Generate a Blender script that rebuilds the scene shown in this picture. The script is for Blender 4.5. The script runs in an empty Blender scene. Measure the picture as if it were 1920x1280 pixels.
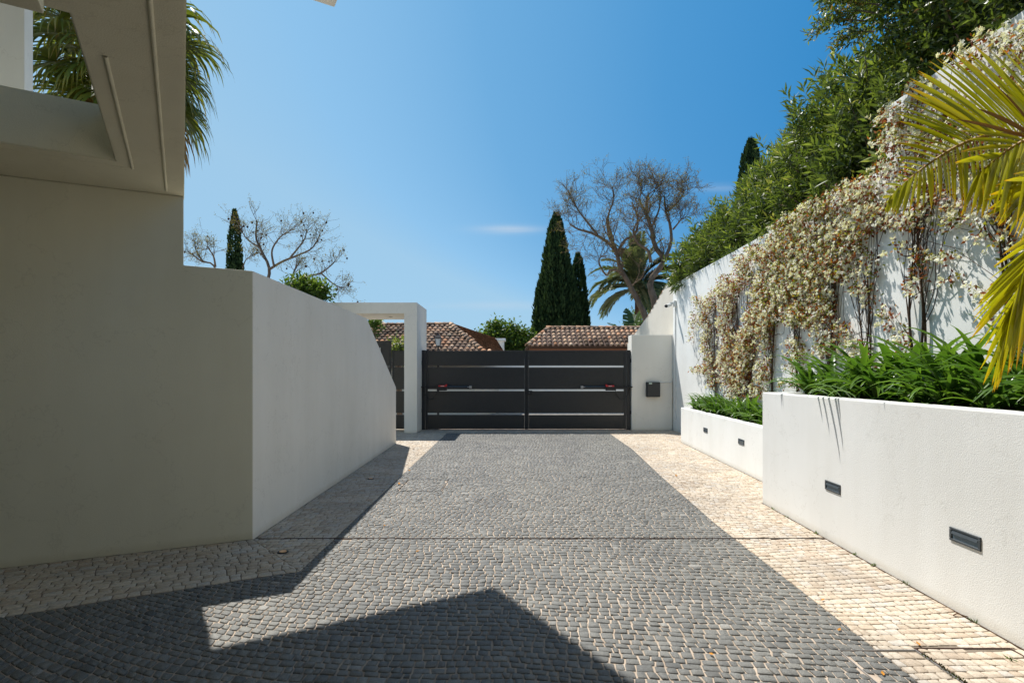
import bpy, bmesh, math, random
import numpy as np
from mathutils import Vector, Matrix, noise as mnoise

random.seed(7)
rng = np.random.default_rng(11)
R = math.radians
F = 1050.0          # focal length in photo pixels (20 mm lens on a 36 mm wide sensor)
SC = bpy.context.scene
COL = SC.collection

# ------------------------------------------------------------------ camera
cam = bpy.data.cameras.new('camera')
cam.sensor_width = 36.0
cam.lens = F / 1920 * 36
cam.shift_y = 60 / 1920
cam.clip_start = 0.05
cam.clip_end = 3000
camo = bpy.data.objects.new('camera', cam)
camo.location = (0, 0, 1.5)
camo.rotation_euler = (R(90), 0, 0)
COL.objects.link(camo)
SC.camera = camo

# ------------------------------------------------------------------ sun, sky, exposure
SUNV = Vector((-0.345, 0.513, 1.0)).normalized()
sun = bpy.data.lights.new('sun', 'SUN')
sun.energy = 5.0
sun.angle = R(0.53)
sun.color = (1.0, 0.965, 0.915)
suno = bpy.data.objects.new('sun', sun)
suno.rotation_euler = (-SUNV).to_track_quat('-Z', 'Y').to_euler()
suno.location = (-8, 12, 25)
COL.objects.link(suno)

world = bpy.data.worlds.new('World')
SC.world = world
world.use_nodes = True
wn, wl = world.node_tree.nodes, world.node_tree.links
wn.clear()
wo = wn.new('ShaderNodeOutputWorld')
bg = wn.new('ShaderNodeBackground')
bg.inputs['Strength'].default_value = 0.10
sky = wn.new('ShaderNodeTexSky')
sky.sky_type = 'NISHITA'
sky.sun_disc = False
sky.sun_elevation = math.asin(SUNV.z)
sky.sun_rotation = math.atan2(SUNV.x, SUNV.y)
sky.altitude = 50
sky.air_density = 1.0
sky.dust_density = 0.35
sky.ozone_density = 2.2
# a few thin wisps of high cloud, placed by direction
geo = wn.new('ShaderNodeTexCoord')
sep = wn.new('ShaderNodeSeparateXYZ')
wl.new(geo.outputs['Generated'], sep.inputs[0])
def wm(op, a, b=None, c=None):
    n = wn.new('ShaderNodeMath'); n.operation = op
    for i, v in enumerate((a, b, c)):
        if v is None: continue
        if isinstance(v, (int, float)): n.inputs[i].default_value = v
        else: wl.new(v, n.inputs[i])
    return n.outputs[0]
yy = wm('MAXIMUM', sep.outputs[1], 0.02)
az = wm('DIVIDE', sep.outputs[0], yy)
el = wm('DIVIDE', sep.outputs[2], yy)
comb = wn.new('ShaderNodeCombineXYZ')
wl.new(wm('MULTIPLY', az, 5.0), comb.inputs[0])
wl.new(wm('MULTIPLY', wm('SUBTRACT', el, wm('MULTIPLY', az, 0.03)), 110.0), comb.inputs[1])
nz = wn.new('ShaderNodeTexNoise'); nz.inputs['Scale'].default_value = 1.0; nz.inputs['Detail'].default_value = 3
wl.new(comb.outputs[0], nz.inputs['Vector'])
tot = None
for (ca, ce, sa, se, k) in ((-0.004, 0.257, 0.055, 0.0075, 0.62), (-0.03, 0.1215, 0.10, 0.007, 0.30), (0.37, 0.33, 0.05, 0.008, 0.25)):
    da = wm('POWER', wm('ABSOLUTE', wm('DIVIDE', wm('SUBTRACT', az, ca), sa)), 2.0)
    de = wm('POWER', wm('ABSOLUTE', wm('DIVIDE', wm('SUBTRACT', el, ce), se)), 2.0)
    g = wm('MULTIPLY', wm('POWER', 2.718, wm('MULTIPLY', wm('ADD', da, de), -1.0)), k)
    tot = g if tot is None else wm('ADD', tot, g)
cm = wm('MULTIPLY', tot, wm('ADD', wm('MULTIPLY', nz.outputs['Fac'], 1.4), 0.05))
cm = wm('MULTIPLY', cm, wm('GREATER_THAN', sep.outputs[1], 0.03))
hsv = wn.new('ShaderNodeHueSaturation')
hsv.inputs['Saturation'].default_value = 1.12
wl.new(sky.outputs[0], hsv.inputs['Color'])
# the photograph's clear blue: paler toward the sun's side and the horizon, deep on the far side
dx, dz = sep.outputs[0], wm('MAXIMUM', sep.outputs[2], 0.0)
lnr = wm('ADD', wm('ADD', wm('MULTIPLY', dx, -2.6), wm('MULTIPLY', wm('MULTIPLY', dx, dx), -2.0)), wm('MULTIPLY', wm('POWER', 2.718, wm('DIVIDE', dz, -0.12)), 2.6))
tt = wm('DIVIDE', wm('ADD', lnr, 1.5), 2.4)
rp = wn.new('ShaderNodeValToRGB'); wl.new(tt, rp.inputs[0])
def lin(c): return tuple(((v / 255) / 12.92 if v / 255 <= 0.04045 else ((v / 255 + 0.055) / 1.055) ** 2.4) for v in c) + (1,)
els = rp.color_ramp.elements
for i_, (p_, c_) in enumerate(((0.0, (49, 138, 202)), (0.35, (76, 153, 211)), (0.69, (110, 174, 223)), (0.90, (143, 196, 236)), (1.0, (160, 203, 233)))):
    e_ = els[i_] if i_ < 2 else els.new(p_)
    e_.position = p_; e_.color = lin(c_)
sc7 = wn.new('ShaderNodeVectorMath'); sc7.operation = 'SCALE'; sc7.inputs['Scale'].default_value = 7.47; wl.new(rp.outputs[0], sc7.inputs[0])
mr = wn.new('ShaderNodeMapRange'); mr.interpolation_type = 'SMOOTHSTEP'; mr.inputs['From Min'].default_value = 0.60; mr.inputs['From Max'].default_value = 0.88
mr.inputs['To Min'].default_value = 0.92; mr.inputs['To Max'].default_value = 0.0; wl.new(sep.outputs[2], mr.inputs['Value'])
mxs = wn.new('ShaderNodeMixRGB'); wl.new(mr.outputs[0], mxs.inputs[0]); wl.new(hsv.outputs[0], mxs.inputs[1]); wl.new(sc7.outputs[0], mxs.inputs[2])
mx = wn.new('ShaderNodeMixRGB')
wl.new(cm, mx.inputs[0]); wl.new(mxs.outputs[0], mx.inputs[1])
mx.inputs[2].default_value = (4.6, 5.2, 5.9, 1)
wl.new(mx.outputs[0], bg.inputs['Color'])
wl.new(bg.outputs[0], wo.inputs['Surface'])

SC.view_settings.view_transform = 'Standard'
SC.view_settings.look = 'None'
SC.view_settings.exposure = 0.42
SC.view_settings.gamma = 1.0
SC.view_settings.use_curve_mapping = False
SC.render.engine = 'CYCLES'
SC.cycles.max_bounces = 8
SC.cycles.diffuse_bounces = 5
SC.cycles.transparent_max_bounces = 8
SC.cycles.use_denoising = True

def at(px, py, Y):
    return Vector(((px - 960) / F * Y, Y, 1.5 - (py - 700) / F * Y))

# ------------------------------------------------------------------ materials
class Mat:
    def __init__(s, name, rough=0.7, spec=0.3, metal=0.0):
        s.m = bpy.data.materials.new(name); s.m.use_nodes = True
        s.n, s.l = s.m.node_tree.nodes, s.m.node_tree.links
        s.b = s.n['Principled BSDF']; s.out = s.n['Material Output']
        s.b.inputs['Roughness'].default_value = rough
        s.b.inputs['Specular IOR Level'].default_value = spec
        s.b.inputs['Metallic'].default_value = metal
        s.coord = None
    def co(s):
        if s.coord is None:
            g = s.n.new('ShaderNodeNewGeometry'); s.coord = g.outputs['Position']
        return s.coord
    def noise(s, scale, detail=4, rough=0.55, vec=None, stretch=None):
        t = s.n.new('ShaderNodeTexNoise')
        t.inputs['Scale'].default_value = scale; t.inputs['Detail'].default_value = detail; t.inputs['Roughness'].default_value = rough
        v = vec or s.co()
        if stretch:
            mp = s.n.new('ShaderNodeMapping'); mp.inputs['Scale'].default_value = stretch
            s.l.new(v, mp.inputs[0]); v = mp.outputs[0]
        s.l.new(v, t.inputs['Vector'])
        return t.outputs['Fac']
    def ramp(s, fac, stops):
        r = s.n.new('ShaderNodeValToRGB'); e = r.color_ramp.elements
        while len(e) < len(stops): e.new(0.5)
        for i, (p, c) in enumerate(stops):
            e[i].position = p; e[i].color = (*c, 1) if len(c) == 3 else c
        s.l.new(fac, r.inputs[0]); return r.outputs[0]
    def mul(s, a, b, fac=1.0, mode='MULTIPLY'):
        m = s.n.new('ShaderNodeMixRGB'); m.blend_type = mode
        for i, v in enumerate((fac, a, b)):
            if isinstance(v, (int, float)): m.inputs[i].default_value = v
            elif isinstance(v, tuple): m.inputs[i].default_value = (*v, 1)
            else: s.l.new(v, m.inputs[i])
        return m.outputs[0]
    def attr(s, name='tone'):
        a = s.n.new('ShaderNodeAttribute'); a.attribute_name = name; return a.outputs['Fac']
    def color(s, c):
        if isinstance(c, tuple): s.b.inputs['Base Color'].default_value = (*c, 1)
        else: s.l.new(c, s.b.inputs['Base Color'])
        s.c = c
    def bump(s, h, strength, dist):
        b = s.n.new('ShaderNodeBump'); b.inputs['Strength'].default_value = strength; b.inputs['Distance'].default_value = dist
        s.l.new(h, b.inputs['Height']); s.l.new(b.outputs[0], s.b.inputs['Normal'])
    def translucent(s, amt, tint=1.4):
        t = s.n.new('ShaderNodeBsdfTranslucent'); m = s.n.new('ShaderNodeMixShader'); m.inputs[0].default_value = amt
        if isinstance(s.c, tuple): t.inputs[0].default_value = (*[min(1, x * tint) for x in s.c], 1)
        else: s.l.new(s.mul(s.c, (tint, tint, tint * 0.5)), t.inputs[0])
        s.l.new(s.b.outputs[0], m.inputs[1]); s.l.new(t.outputs[0], m.inputs[2]); s.l.new(m.outputs[0], s.out.inputs[0])

def plain(name, c, rough=0.6, spec=0.3, metal=0.0):
    m = Mat(name, rough, spec, metal); f = m.noise(9, 3)
    m.color(m.mul(c, m.ramp(f, [(0.3, (0.88, 0.88, 0.88)), (0.7, (1.06, 1.06, 1.06))])))
    return m.m

def stucco(name, c, bump=0.5, dist=0.004):
    m = Mat(name, 0.92, 0.12)
    big = m.ramp(m.noise(0.6, 5, 0.6), [(0.3, (0.93, 0.93, 0.92)), (0.7, (1.03, 1.03, 1.03))])
    run = m.ramp(m.noise(2.2, 4, 0.6, stretch=(1, 1, 0.14)), [(0.35, (0.955, 0.95, 0.94)), (0.62, (1.0, 1.0, 1.0))])
    # splash dirt just above the ground
    sp = m.n.new('ShaderNodeSeparateXYZ'); m.l.new(m.co(), sp.inputs[0])
    ad = m.n.new('ShaderNodeMath'); ad.operation = 'MULTIPLY_ADD'; m.l.new(m.noise(7, 5, 0.7), ad.inputs[0]); ad.inputs[1].default_value = -0.05; m.l.new(sp.outputs[2], ad.inputs[2])
    low = m.ramp(ad.outputs[0], [(0.0, (0.90, 0.88, 0.84)), (0.05, (1, 1, 1))])
    m.color(m.mul(m.mul(m.mul(c, big), run), low))
    cr = m.noise(0.9, 6, 0.62)
    d1 = m.n.new('ShaderNodeMath'); d1.operation = 'SUBTRACT'; m.l.new(cr, d1.inputs[0]); d1.inputs[1].default_value = 0.505
    d2 = m.n.new('ShaderNodeMath'); d2.operation = 'ABSOLUTE'; m.l.new(d1.outputs[0], d2.inputs[0])
    crack = m.ramp(d2.outputs[0], [(0.0, (0.90, 0.895, 0.885)), (0.0022, (1, 1, 1))])
    m.color(m.mul(m.c, crack))
    h = m.mul(m.noise(140, 3, 0.6), m.noise(11, 3, 0.5), 0.3, 'ADD')
    m.bump(h, bump, dist)
    return m.m

M = {}
M['white'] = stucco('white_stucco', (0.84, 0.84, 0.81), 0.35, 0.003)
M['white_rough'] = stucco('coarse_white_stucco', (0.80, 0.80, 0.775), 0.42, 0.005)
M['shade_warmed_white'] = stucco('shade_warmed_white_stucco', (0.84, 0.80, 0.725), 0.35, 0.003)  # same white paint, warmed in the colour to offset bluish shade
M['clean_white'] = plain('painted_white_slab', (0.74, 0.73, 0.70), 0.9, 0.1)
M['shade_white'] = stucco('shade_tinted_white_stucco', (0.66, 0.625, 0.49), 0.5, 0.004)  # house white with shade and warm bounced light put into the colour
M['cream_wall'] = stucco('old_cream_render', (0.66, 0.62, 0.54))

def stone_mat(name, stops, grain, grain_lo, grain_hi, bump, rough, spec):
    m = Mat(name, rough, spec)
    base = m.ramp(m.attr(), stops)
    g = m.ramp(m.noise(grain, 3, 0.7), [(0.35, grain_lo), (0.62, grain_hi)])
    g2 = m.ramp(m.noise(38, 3, 0.6), [(0.3, (0.86, 0.85, 0.84)), (0.7, (1.1, 1.1, 1.1))])
    wear = m.mul(m.ramp(m.noise(1.3, 4, 0.65), [(0.32, (0.82, 0.82, 0.82)), (0.66, (1.14, 1.12, 1.08))]), m.ramp(m.noise(0.55, 3, 0.6, stretch=(1, 0.35, 1)), [(0.35, (0.92, 0.92, 0.93)), (0.7, (1.08, 1.07, 1.04))]))
    m.color(m.mul(m.mul(m.mul(base, g), g2), wear))
    m.bump(m.mul(m.noise(150, 4, 0.7), m.noise(40, 3, 0.6), 0.7, 'ADD'), bump, 0.004)
    return m.m
M['basalt'] = stone_mat('dark_granite_sett', [(0.0, (0.090, 0.092, 0.090)), (0.5, (0.142, 0.143, 0.136)), (0.9, (0.180, 0.179, 0.168)), (1.0, (0.24, 0.235, 0.22))],
                        240, (0.50, 0.50, 0.50), (1.65, 1.65, 1.62), 0.8, 0.6, 0.4)
M['lime'] = stone_mat('cream_limestone_sett', [(0.0, (0.44, 0.36, 0.28)), (0.35, (0.505, 0.435, 0.35)), (0.75, (0.545, 0.485, 0.405)), (1.0, (0.50, 0.465, 0.42))],
                      60, (0.88, 0.86, 0.82), (1.08, 1.08, 1.08), 0.45, 0.75, 0.25)
def sandmat(name, c):
    m = Mat(name, 0.95, 0.1)
    m.color(m.mul(m.mul(c, m.ramp(m.noise(6, 4), [(0.3, (0.62, 0.6, 0.58)), (0.65, (1.05, 1.05, 1.05))])), m.ramp(m.noise(300, 2), [(0.3, (0.8, 0.8, 0.8)), (0.7, (1.12, 1.12, 1.12))])))
    m.bump(m.noise(250, 3), 0.5, 0.003); return m.m
M['sand'] = sandmat('joint_sand', (0.50, 0.41, 0.32))
M['mortar'] = sandmat('grey_joint_mortar', (0.24, 0.20, 0.155))
M['soil'] = sandmat('planter_soil', (0.085, 0.055, 0.035))
M['earth'] = sandmat('dry_ground', (0.42, 0.38, 0.30))
M['asphalt'] = sandmat('pale_road', (0.48, 0.45, 0.40))
M['gate'] = plain('anthracite_powder_coat', (0.024, 0.0245, 0.026), 0.4, 0.45)
M['gate2'] = plain('anthracite_frame_coat', (0.026, 0.027, 0.029), 0.45, 0.4)
M['black'] = plain('black_plastic', (0.012, 0.012, 0.014), 0.5, 0.4)
M['bluearm'] = plain('dark_blue_grey_arm_metal', (0.02, 0.035, 0.05), 0.4, 0.5)
M['red'] = plain('red_plastic_cover', (0.55, 0.012, 0.016), 0.35, 0.5)
M['steel'] = plain('galvanised_steel', (0.42, 0.42, 0.42), 0.4, 0.5, 0.6)
M['dkframe'] = plain('dark_grey_lamp_metal', (0.045, 0.055, 0.062), 0.5, 0.4)
M['lens'] = plain('blue_grey_lamp_glass', (0.10, 0.15, 0.19), 0.2, 0.6)
M['whiteplastic'] = plain('white_plastic', (0.72, 0.72, 0.70), 0.5, 0.4)
M['sticker'] = plain('pale_green_sticker', (0.45, 0.55, 0.48), 0.5)
M['rust'] = plain('rusty_steel_edge', (0.10, 0.06, 0.045), 0.8, 0.2)
M['moss'] = plain('moss', (0.06, 0.07, 0.02), 0.95, 0.1)
M['leafdry'] = plain('dry_orange_leaf', (0.5, 0.22, 0.03), 0.8, 0.2)
M['stick'] = plain('brown_twig', (0.12, 0.07, 0.04), 0.9, 0.1)
M['amber'] = plain('amber_lens', (0.90, 0.50, 0.22), 0.3, 0.5)
M['lampglass'] = plain('frosted_lantern_glass', (0.62, 0.66, 0.68), 0.3, 0.5)
M['brownwood'] = plain('brown_painted_fascia', (0.20, 0.085, 0.045), 0.8, 0.2)
def barkmat(name, c):
    m = Mat(name, 0.95, 0.1)
    m.color(m.mul(c, m.ramp(m.noise(9, 5, 0.7, stretch=(1, 1, 0.3)), [(0.3, (0.5, 0.5, 0.5)), (0.7, (1.3, 1.3, 1.3))])))
    m.bump(m.noise(25, 4, stretch=(1, 1, 0.3)), 0.8, 0.02); return m.m
M['bark'] = barkmat('grey_brown_bark', (0.20, 0.145, 0.105))
M['vinebark'] = barkmat('vine_bark', (0.10, 0.065, 0.045))
M['palmbark'] = barkmat('palm_trunk', (0.16, 0.08, 0.05))

def tilemat():
    m = Mat('weathered_clay_tile', 0.9, 0.15)
    oi = m.n.new('ShaderNodeObjectInfo')
    base = m.ramp(oi.outputs['Random'], [(0.0, (0.22, 0.155, 0.115)), (0.3, (0.42, 0.28, 0.19)), (0.6, (0.58, 0.39, 0.25)), (0.85, (0.60, 0.30, 0.16)), (1.0, (0.64, 0.52, 0.38))])
    lich = m.ramp(m.noise(0.75, 4, 0.7), [(0.48, (1, 1, 1)), (0.62, (0.24, 0.23, 0.22))])
    fine = m.ramp(m.noise(14, 4, 0.7), [(0.3, (0.55, 0.55, 0.55)), (0.65, (1.15, 1.15, 1.15))])
    m.color(m.mul(m.mul(base, lich), fine)); m.bump(m.noise(40, 3), 0.5, 0.01)
    return m.m
M['tile'] = tilemat()
def tilemat2():
    m = Mat('small_red_tiles', 0.9, 0.15)
    m.color(m.mul((0.50, 0.36, 0.27), m.mul(m.ramp(m.noise(9, 4, 0.7), [(0.3, (0.45, 0.45, 0.45)), (0.65, (1.25, 1.2, 1.15))]), m.ramp(m.attr(), [(0, (0.7, 0.7, 0.7)), (1, (1.3, 1.25, 1.2))]))))
    return m.m
M['tile2'] = tilemat2()
M['mortarridge'] = plain('ridge_mortar', (0.26, 0.20, 0.15), 0.95, 0.1)

def leafmat(name, stops, rough=0.5, spec=0.35, trans=0.3, tint=1.5):
    m = Mat(name, rough, spec)
    m.color(m.ramp(m.attr(), stops)); m.translucent(trans, tint); return m.m
M['oleander'] = leafmat('oleander_leaf', [(0, (0.035, 0.055, 0.014)), (0.5, (0.10, 0.145, 0.030)), (0.9, (0.19, 0.24, 0.05)), (1, (0.28, 0.28, 0.09))], 0.42, 0.45, 0.38)
M['olive'] = leafmat('small_tree_leaf', [(0, (0.035, 0.055, 0.013)), (0.5, (0.10, 0.145, 0.028)), (0.92, (0.20, 0.25, 0.045)), (1, (0.30, 0.17, 0.05))], 0.4, 0.5, 0.38)
M['cypress'] = leafmat('cypress_scale_leaf', [(0, (0.012, 0.026, 0.011)), (0.5, (0.030, 0.058, 0.020)), (1, (0.062, 0.095, 0.030))], 0.8, 0.15, 0.12)
M['bush'] = leafmat('bright_bush_leaf', [(0, (0.035, 0.065, 0.012)), (0.6, (0.075, 0.13, 0.020)), (1, (0.15, 0.20, 0.035))], 0.5, 0.3, 0.4)
M['aga'] = leafmat('strap_leaf', [(0, (0.026, 0.070, 0.012)), (0.5, (0.068, 0.150, 0.020)), (1, (0.15, 0.26, 0.034))], 0.30, 0.45, 0.38)
M['areca'] = leafmat('yellow_green_palm_leaflet', [(0, (0.26, 0.28, 0.012)), (0.55, (0.44, 0.40, 0.014)), (0.8, (0.62, 0.38, 0.014)), (1, (0.48, 0.17, 0.012))], 0.38, 0.45, 0.42, 1.3)
M['arecadry'] = leafmat('dried_palm_leaflet', [(0, (0.35, 0.16, 0.03)), (1, (0.10, 0.05, 0.025))], 0.7, 0.2, 0.2, 1.2)
M['rachis'] = plain('yellow_orange_rachis', (0.42, 0.24, 0.045), 0.5, 0.35)
M['datepalm'] = leafmat('date_palm_leaflet', [(0, (0.06, 0.085, 0.040)), (0.6, (0.12, 0.15, 0.070)), (1, (0.20, 0.20, 0.09))], 0.45, 0.4, 0.25)
M['fan'] = leafmat('fan_palm_leaf', [(0, (0.045, 0.07, 0.012)), (0.5, (0.12, 0.15, 0.022)), (0.8, (0.24, 0.20, 0.03)), (1, (0.28, 0.17, 0.06))], 0.45, 0.4, 0.3)
M['fandry'] = leafmat('dead_fan_palm_leaf', [(0, (0.16, 0.09, 0.035)), (1, (0.34, 0.22, 0.10))], 0.8, 0.15, 0.2, 1.2)
M['banana'] = leafmat('broad_paddle_leaf', [(0, (0.020, 0.045, 0.014)), (1, (0.06, 0.105, 0.03))], 0.4, 0.4, 0.3)
M['vineleaf'] = leafmat('jasmine_leaf', [(0, (0.13, 0.028, 0.016)), (0.28, (0.30, 0.085, 0.03)), (0.46, (0.42, 0.15, 0.04)), (0.5, (0.08, 0.085, 0.014)), (0.75, (0.17, 0.20, 0.028)), (0.92, (0.36, 0.36, 0.05)), (1, (0.45, 0.16, 0.02))], 0.45, 0.4, 0.35, 1.4)
M['petal'] = leafmat('white_petal', [(0, (0.88, 0.87, 0.80)), (0.75, (0.88, 0.86, 0.77)), (1, (0.80, 0.70, 0.42))], 0.8, 0.1, 0.38, 1.0)
M['pink'] = leafmat('pink_petal', [(0, (0.55, 0.05, 0.2)), (1, (0.65, 0.12, 0.3))], 0.8, 0.1, 0.3, 1.1)
M['tuft'] = leafmat('spring_leaf_tuft', [(0, (0.15, 0.13, 0.03)), (0.7, (0.24, 0.21, 0.06)), (1, (0.30, 0.20, 0.06))], 0.7, 0.2, 0.4, 1.2)
M['pod'] = plain('brown_seed_pod', (0.055, 0.025, 0.018), 0.9, 0.1)

# ------------------------------------------------------------------ object helpers
def tag(o, label=None, cat=None, group=None, kind=None):
    if label: o['label'] = label
    if cat: o['category'] = cat
    if group: o['group'] = group
    if kind: o['kind'] = kind
    return o
def empty(name, loc, label, cat, group=None):
    o = bpy.data.objects.new(name, None); o.empty_display_size = 0.2; o.location = loc; COL.objects.link(o)
    return tag(o, label, cat, group)
def link(name, me, parent=None, loc=None):
    o = bpy.data.objects.new(name, me); COL.objects.link(o)
    if loc is not None: o.location = loc
    if parent is not None:
        o.parent = parent
        o.matrix_parent_inverse = world_mat(parent).inverted()
    return o
def world_mat(o):
    m = o.matrix_basis.copy()
    while o.parent is not None:
        m = o.parent.matrix_basis @ o.matrix_parent_inverse @ m if False else (o.parent.matrix_basis @ (o.matrix_parent_inverse @ m))
        o = o.parent
    return m
def mesh_np(name, V, faces, mats, tone=None, smooth=False, midx=None):
    """V (n,3); faces: list of (m,k) int arrays"""
    me = bpy.data.meshes.new(name)
    V = np.asarray(V, dtype=np.float32)
    me.vertices.add(len(V)); me.vertices.foreach_set('co', V.ravel())
    loops = np.concatenate([np.asarray(f).ravel() for f in faces]).astype(np.int32)
    sizes = np.concatenate([np.full(len(f), np.asarray(f).shape[1]) for f in faces])
    starts = np.concatenate([[0], np.cumsum(sizes)[:-1]]).astype(np.int32)
    me.loops.add(len(loops)); me.loops.foreach_set('vertex_index', loops)
    me.polygons.add(len(sizes)); me.polygons.foreach_set('loop_start', starts)
    if midx is not None: me.polygons.foreach_set('material_index', np.asarray(midx, dtype=np.int32))
    me.update(calc_edges=True)
    if tone is not None:
        a = me.attributes.new('tone', 'FLOAT', 'POINT'); a.data.foreach_set('value', np.asarray(tone, dtype=np.float32))
    if smooth: me.polygons.foreach_set('use_smooth', np.ones(len(sizes), dtype=bool))
    for m in (mats if isinstance(mats, (list, tuple)) else [mats]): me.materials.append(m)
    me.validate()
    return me
class Acc:
    """collects vertices and faces of many pieces for one mesh"""
    def __init__(s): s.V = []; s.T = []; s.F = {}; s.n = 0
    def add(s, V, faces, tone=0.5):
        V = np.asarray(V, dtype=np.float32).reshape(-1, 3)
        s.V.append(V)
        s.T.append(np.full(len(V), tone, dtype=np.float32) if np.isscalar(tone) else np.asarray(tone, dtype=np.float32))
        for f in (faces if isinstance(faces, list) else [faces]):
            f = np.asarray(f)
            s.F.setdefault(f.shape[1], []).append(f + s.n)
        s.n += len(V)
    def mesh(s, name, mats, smooth=False):
        return mesh_np(name, np.concatenate(s.V), [np.concatenate(s.F[k]) for k in sorted(s.F)], mats, np.concatenate(s.T), smooth)
    def obj(s, name, mats, parent=None, smooth=False):
        return link(name, s.mesh(name, mats, smooth), parent)
def prism(name, pts, z0, z1, mat, parent=None, bevel=0.0, seg=2):
    """vertical prism over a ground polygon; z1 may be a list (one per corner)"""
    bm = bmesh.new()
    zt = z1 if isinstance(z1, (list, tuple)) else [z1] * len(pts)
    lo = [bm.verts.new((p[0], p[1], z0)) for p in pts]; hi = [bm.verts.new((p[0], p[1], z)) for p, z in zip(pts, zt)]
    n = len(pts)
    bm.faces.new(lo[::-1]); bm.faces.new(hi)
    for i in range(n): bm.faces.new((lo[i], lo[(i + 1) % n], hi[(i + 1) % n], hi[i]))
    bmesh.ops.recalc_face_normals(bm, faces=bm.faces)
    if bevel: bmesh.ops.bevel(bm, geom=list(bm.edges), offset=bevel, segments=seg, affect='EDGES', profile=0.6)
    me = bpy.data.meshes.new(name); bm.to_mesh(me); bm.free(); me.materials.append(mat)
    return link(name, me, parent)
def box(name, lo, hi, mat, parent=None, bevel=0.0, seg=1):
    return prism(name, [(lo[0], lo[1]), (hi[0], lo[1]), (hi[0], hi[1]), (lo[0], hi[1])], lo[2], hi[2], mat, parent, bevel, seg)
def tube_arrays(P, r0, r1, k=5):
    P = np.asarray(P, dtype=float); n = len(P)
    T = np.gradient(P, axis=0); T /= np.linalg.norm(T, axis=1)[:, None] + 1e-9
    up = np.array([0.13, 0.31, 0.94]); A = np.cross(T, up); A /= np.linalg.norm(A, axis=1)[:, None] + 1e-9
    B = np.cross(T, A)
    rr = np.asarray(r0) if np.ndim(r0) else np.linspace(r0, r1, n)
    an = np.arange(k) / k * 2 * np.pi
    V = P[:, None, :] + rr[:, None, None] * (np.cos(an)[None, :, None] * A[:, None, :] + np.sin(an)[None, :, None] * B[:, None, :])
    i = np.arange(n - 1)[:, None] * k; j = np.arange(k)[None, :]; j2 = (j + 1) % k
    Fq = np.stack([i + j, i + j2, i + k + j2, i + k + j], -1).reshape(-1, 4)
    return V.reshape(-1, 3), Fq
def smooth_path(pts, n):
    pts = np.asarray([tuple(p) for p in pts], dtype=float); m = len(pts)
    t = np.linspace(0, m - 1, n); out = []
    for x in t:
        i = min(int(x), m - 2); f = x - i
        p0 = pts[max(i - 1, 0)]; p1 = pts[i]; p2 = pts[i + 1]; p3 = pts[min(i + 2, m - 1)]
        out.append(0.5 * ((2 * p1) + (-p0 + p2) * f + (2 * p0 - 5 * p1 + 4 * p2 - p3) * f * f + (-p0 + 3 * p1 - 3 * p2 + p3) * f ** 3))
    return np.array(out)
def unit(a): return a / (np.linalg.norm(a, axis=-1, keepdims=True) + 1e-9)
def leaf_arrays(C, D, L, W, mid=0.45, droop=0.0, roll=None):
    """N leaves: base C, direction D, lengths L, widths W -> 5 verts and 4 triangles each, slightly folded"""
    n = len(C); D = unit(D)
    rnd = unit(rng.normal(size=(n, 3))) if roll is None else roll
    S = unit(np.cross(D, rnd)); N = np.cross(S, D)
    L = np.broadcast_to(np.asarray(L, float), (n,))[:, None]; W = np.broadcast_to(np.asarray(W, float), (n,))[:, None]
    m = C + D * L * mid
    dz = np.zeros((n, 3)); dz[:, 2] = -1
    tip = C + D * L + dz * L * droop
    V = np.stack([C, m + S * W / 2 + N * W * 0.15, tip, m - S * W / 2 + N * W * 0.15], 1)
    b = np.arange(n)[:, None] * 4
    return V.reshape(-1, 3), np.concatenate([b + np.array([[0, 1, 2]]), b + np.array([[0, 2, 3]])])
def add_leaves(acc, C, D, L, W, tone, **kw):
    V, Fa = leaf_arrays(C, D, L, W, **kw)
    acc.add(V, Fa, np.repeat(np.clip(tone, 0, 1), 4))

# ------------------------------------------------------------------ ground and streets
def sheet(name, pts, z, mat, kind='structure', parent=None):
    me = bpy.data.meshes.new(name); me.from_pydata([(p[0], p[1], z) for p in pts], [], [list(range(len(pts)))]); me.materials.append(mat)
    o = link(name, me, parent); o['kind'] = kind; return o
sheet('ground', [(-900, -900), (900, -900), (900, 1500), (-900, 1500)], -0.06, M['earth'])
sheet('street', [(-30, 15.25), (30, 15.25), (30, 22.0), (-30, 22.0)], -0.02, M['asphalt'])

# paving borders, as X of the border at a given Y
YC = 4.28
def xl(y): return -1.612 - 0.003 * (y - YC)
def xr(y): return float(np.interp(y, [0, 2.7, 5.6, 8.2, 11.1, 14.1], [1.93, 1.98, 2.035, 2.18, 2.39, 2.45]))
def XH(y): return 2.684 + 0.0347 * y
def XL(y): return 3.08 + 0.0511 * y
YH, YL = 6.51, 12.3
def xwall(y): return XH(y) if y < YH else (XL(y) if y < YL else 4.27)
WD = np.array([-1.595, -0.765]); WD /= np.linalg.norm(WD)     # direction of the shaded house wall
WC = np.array([-2.35, 5.08])
LD = np.array([-1.63, -0.84]); LD /= np.linalg.norm(LD)       # border of the dark setts, lower left
LC = np.array([-1.61, YC - 0.03])
GWE = np.array([-2.49, 12.02])
YD = 14.12                                                     # far end of the dark setts

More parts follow.
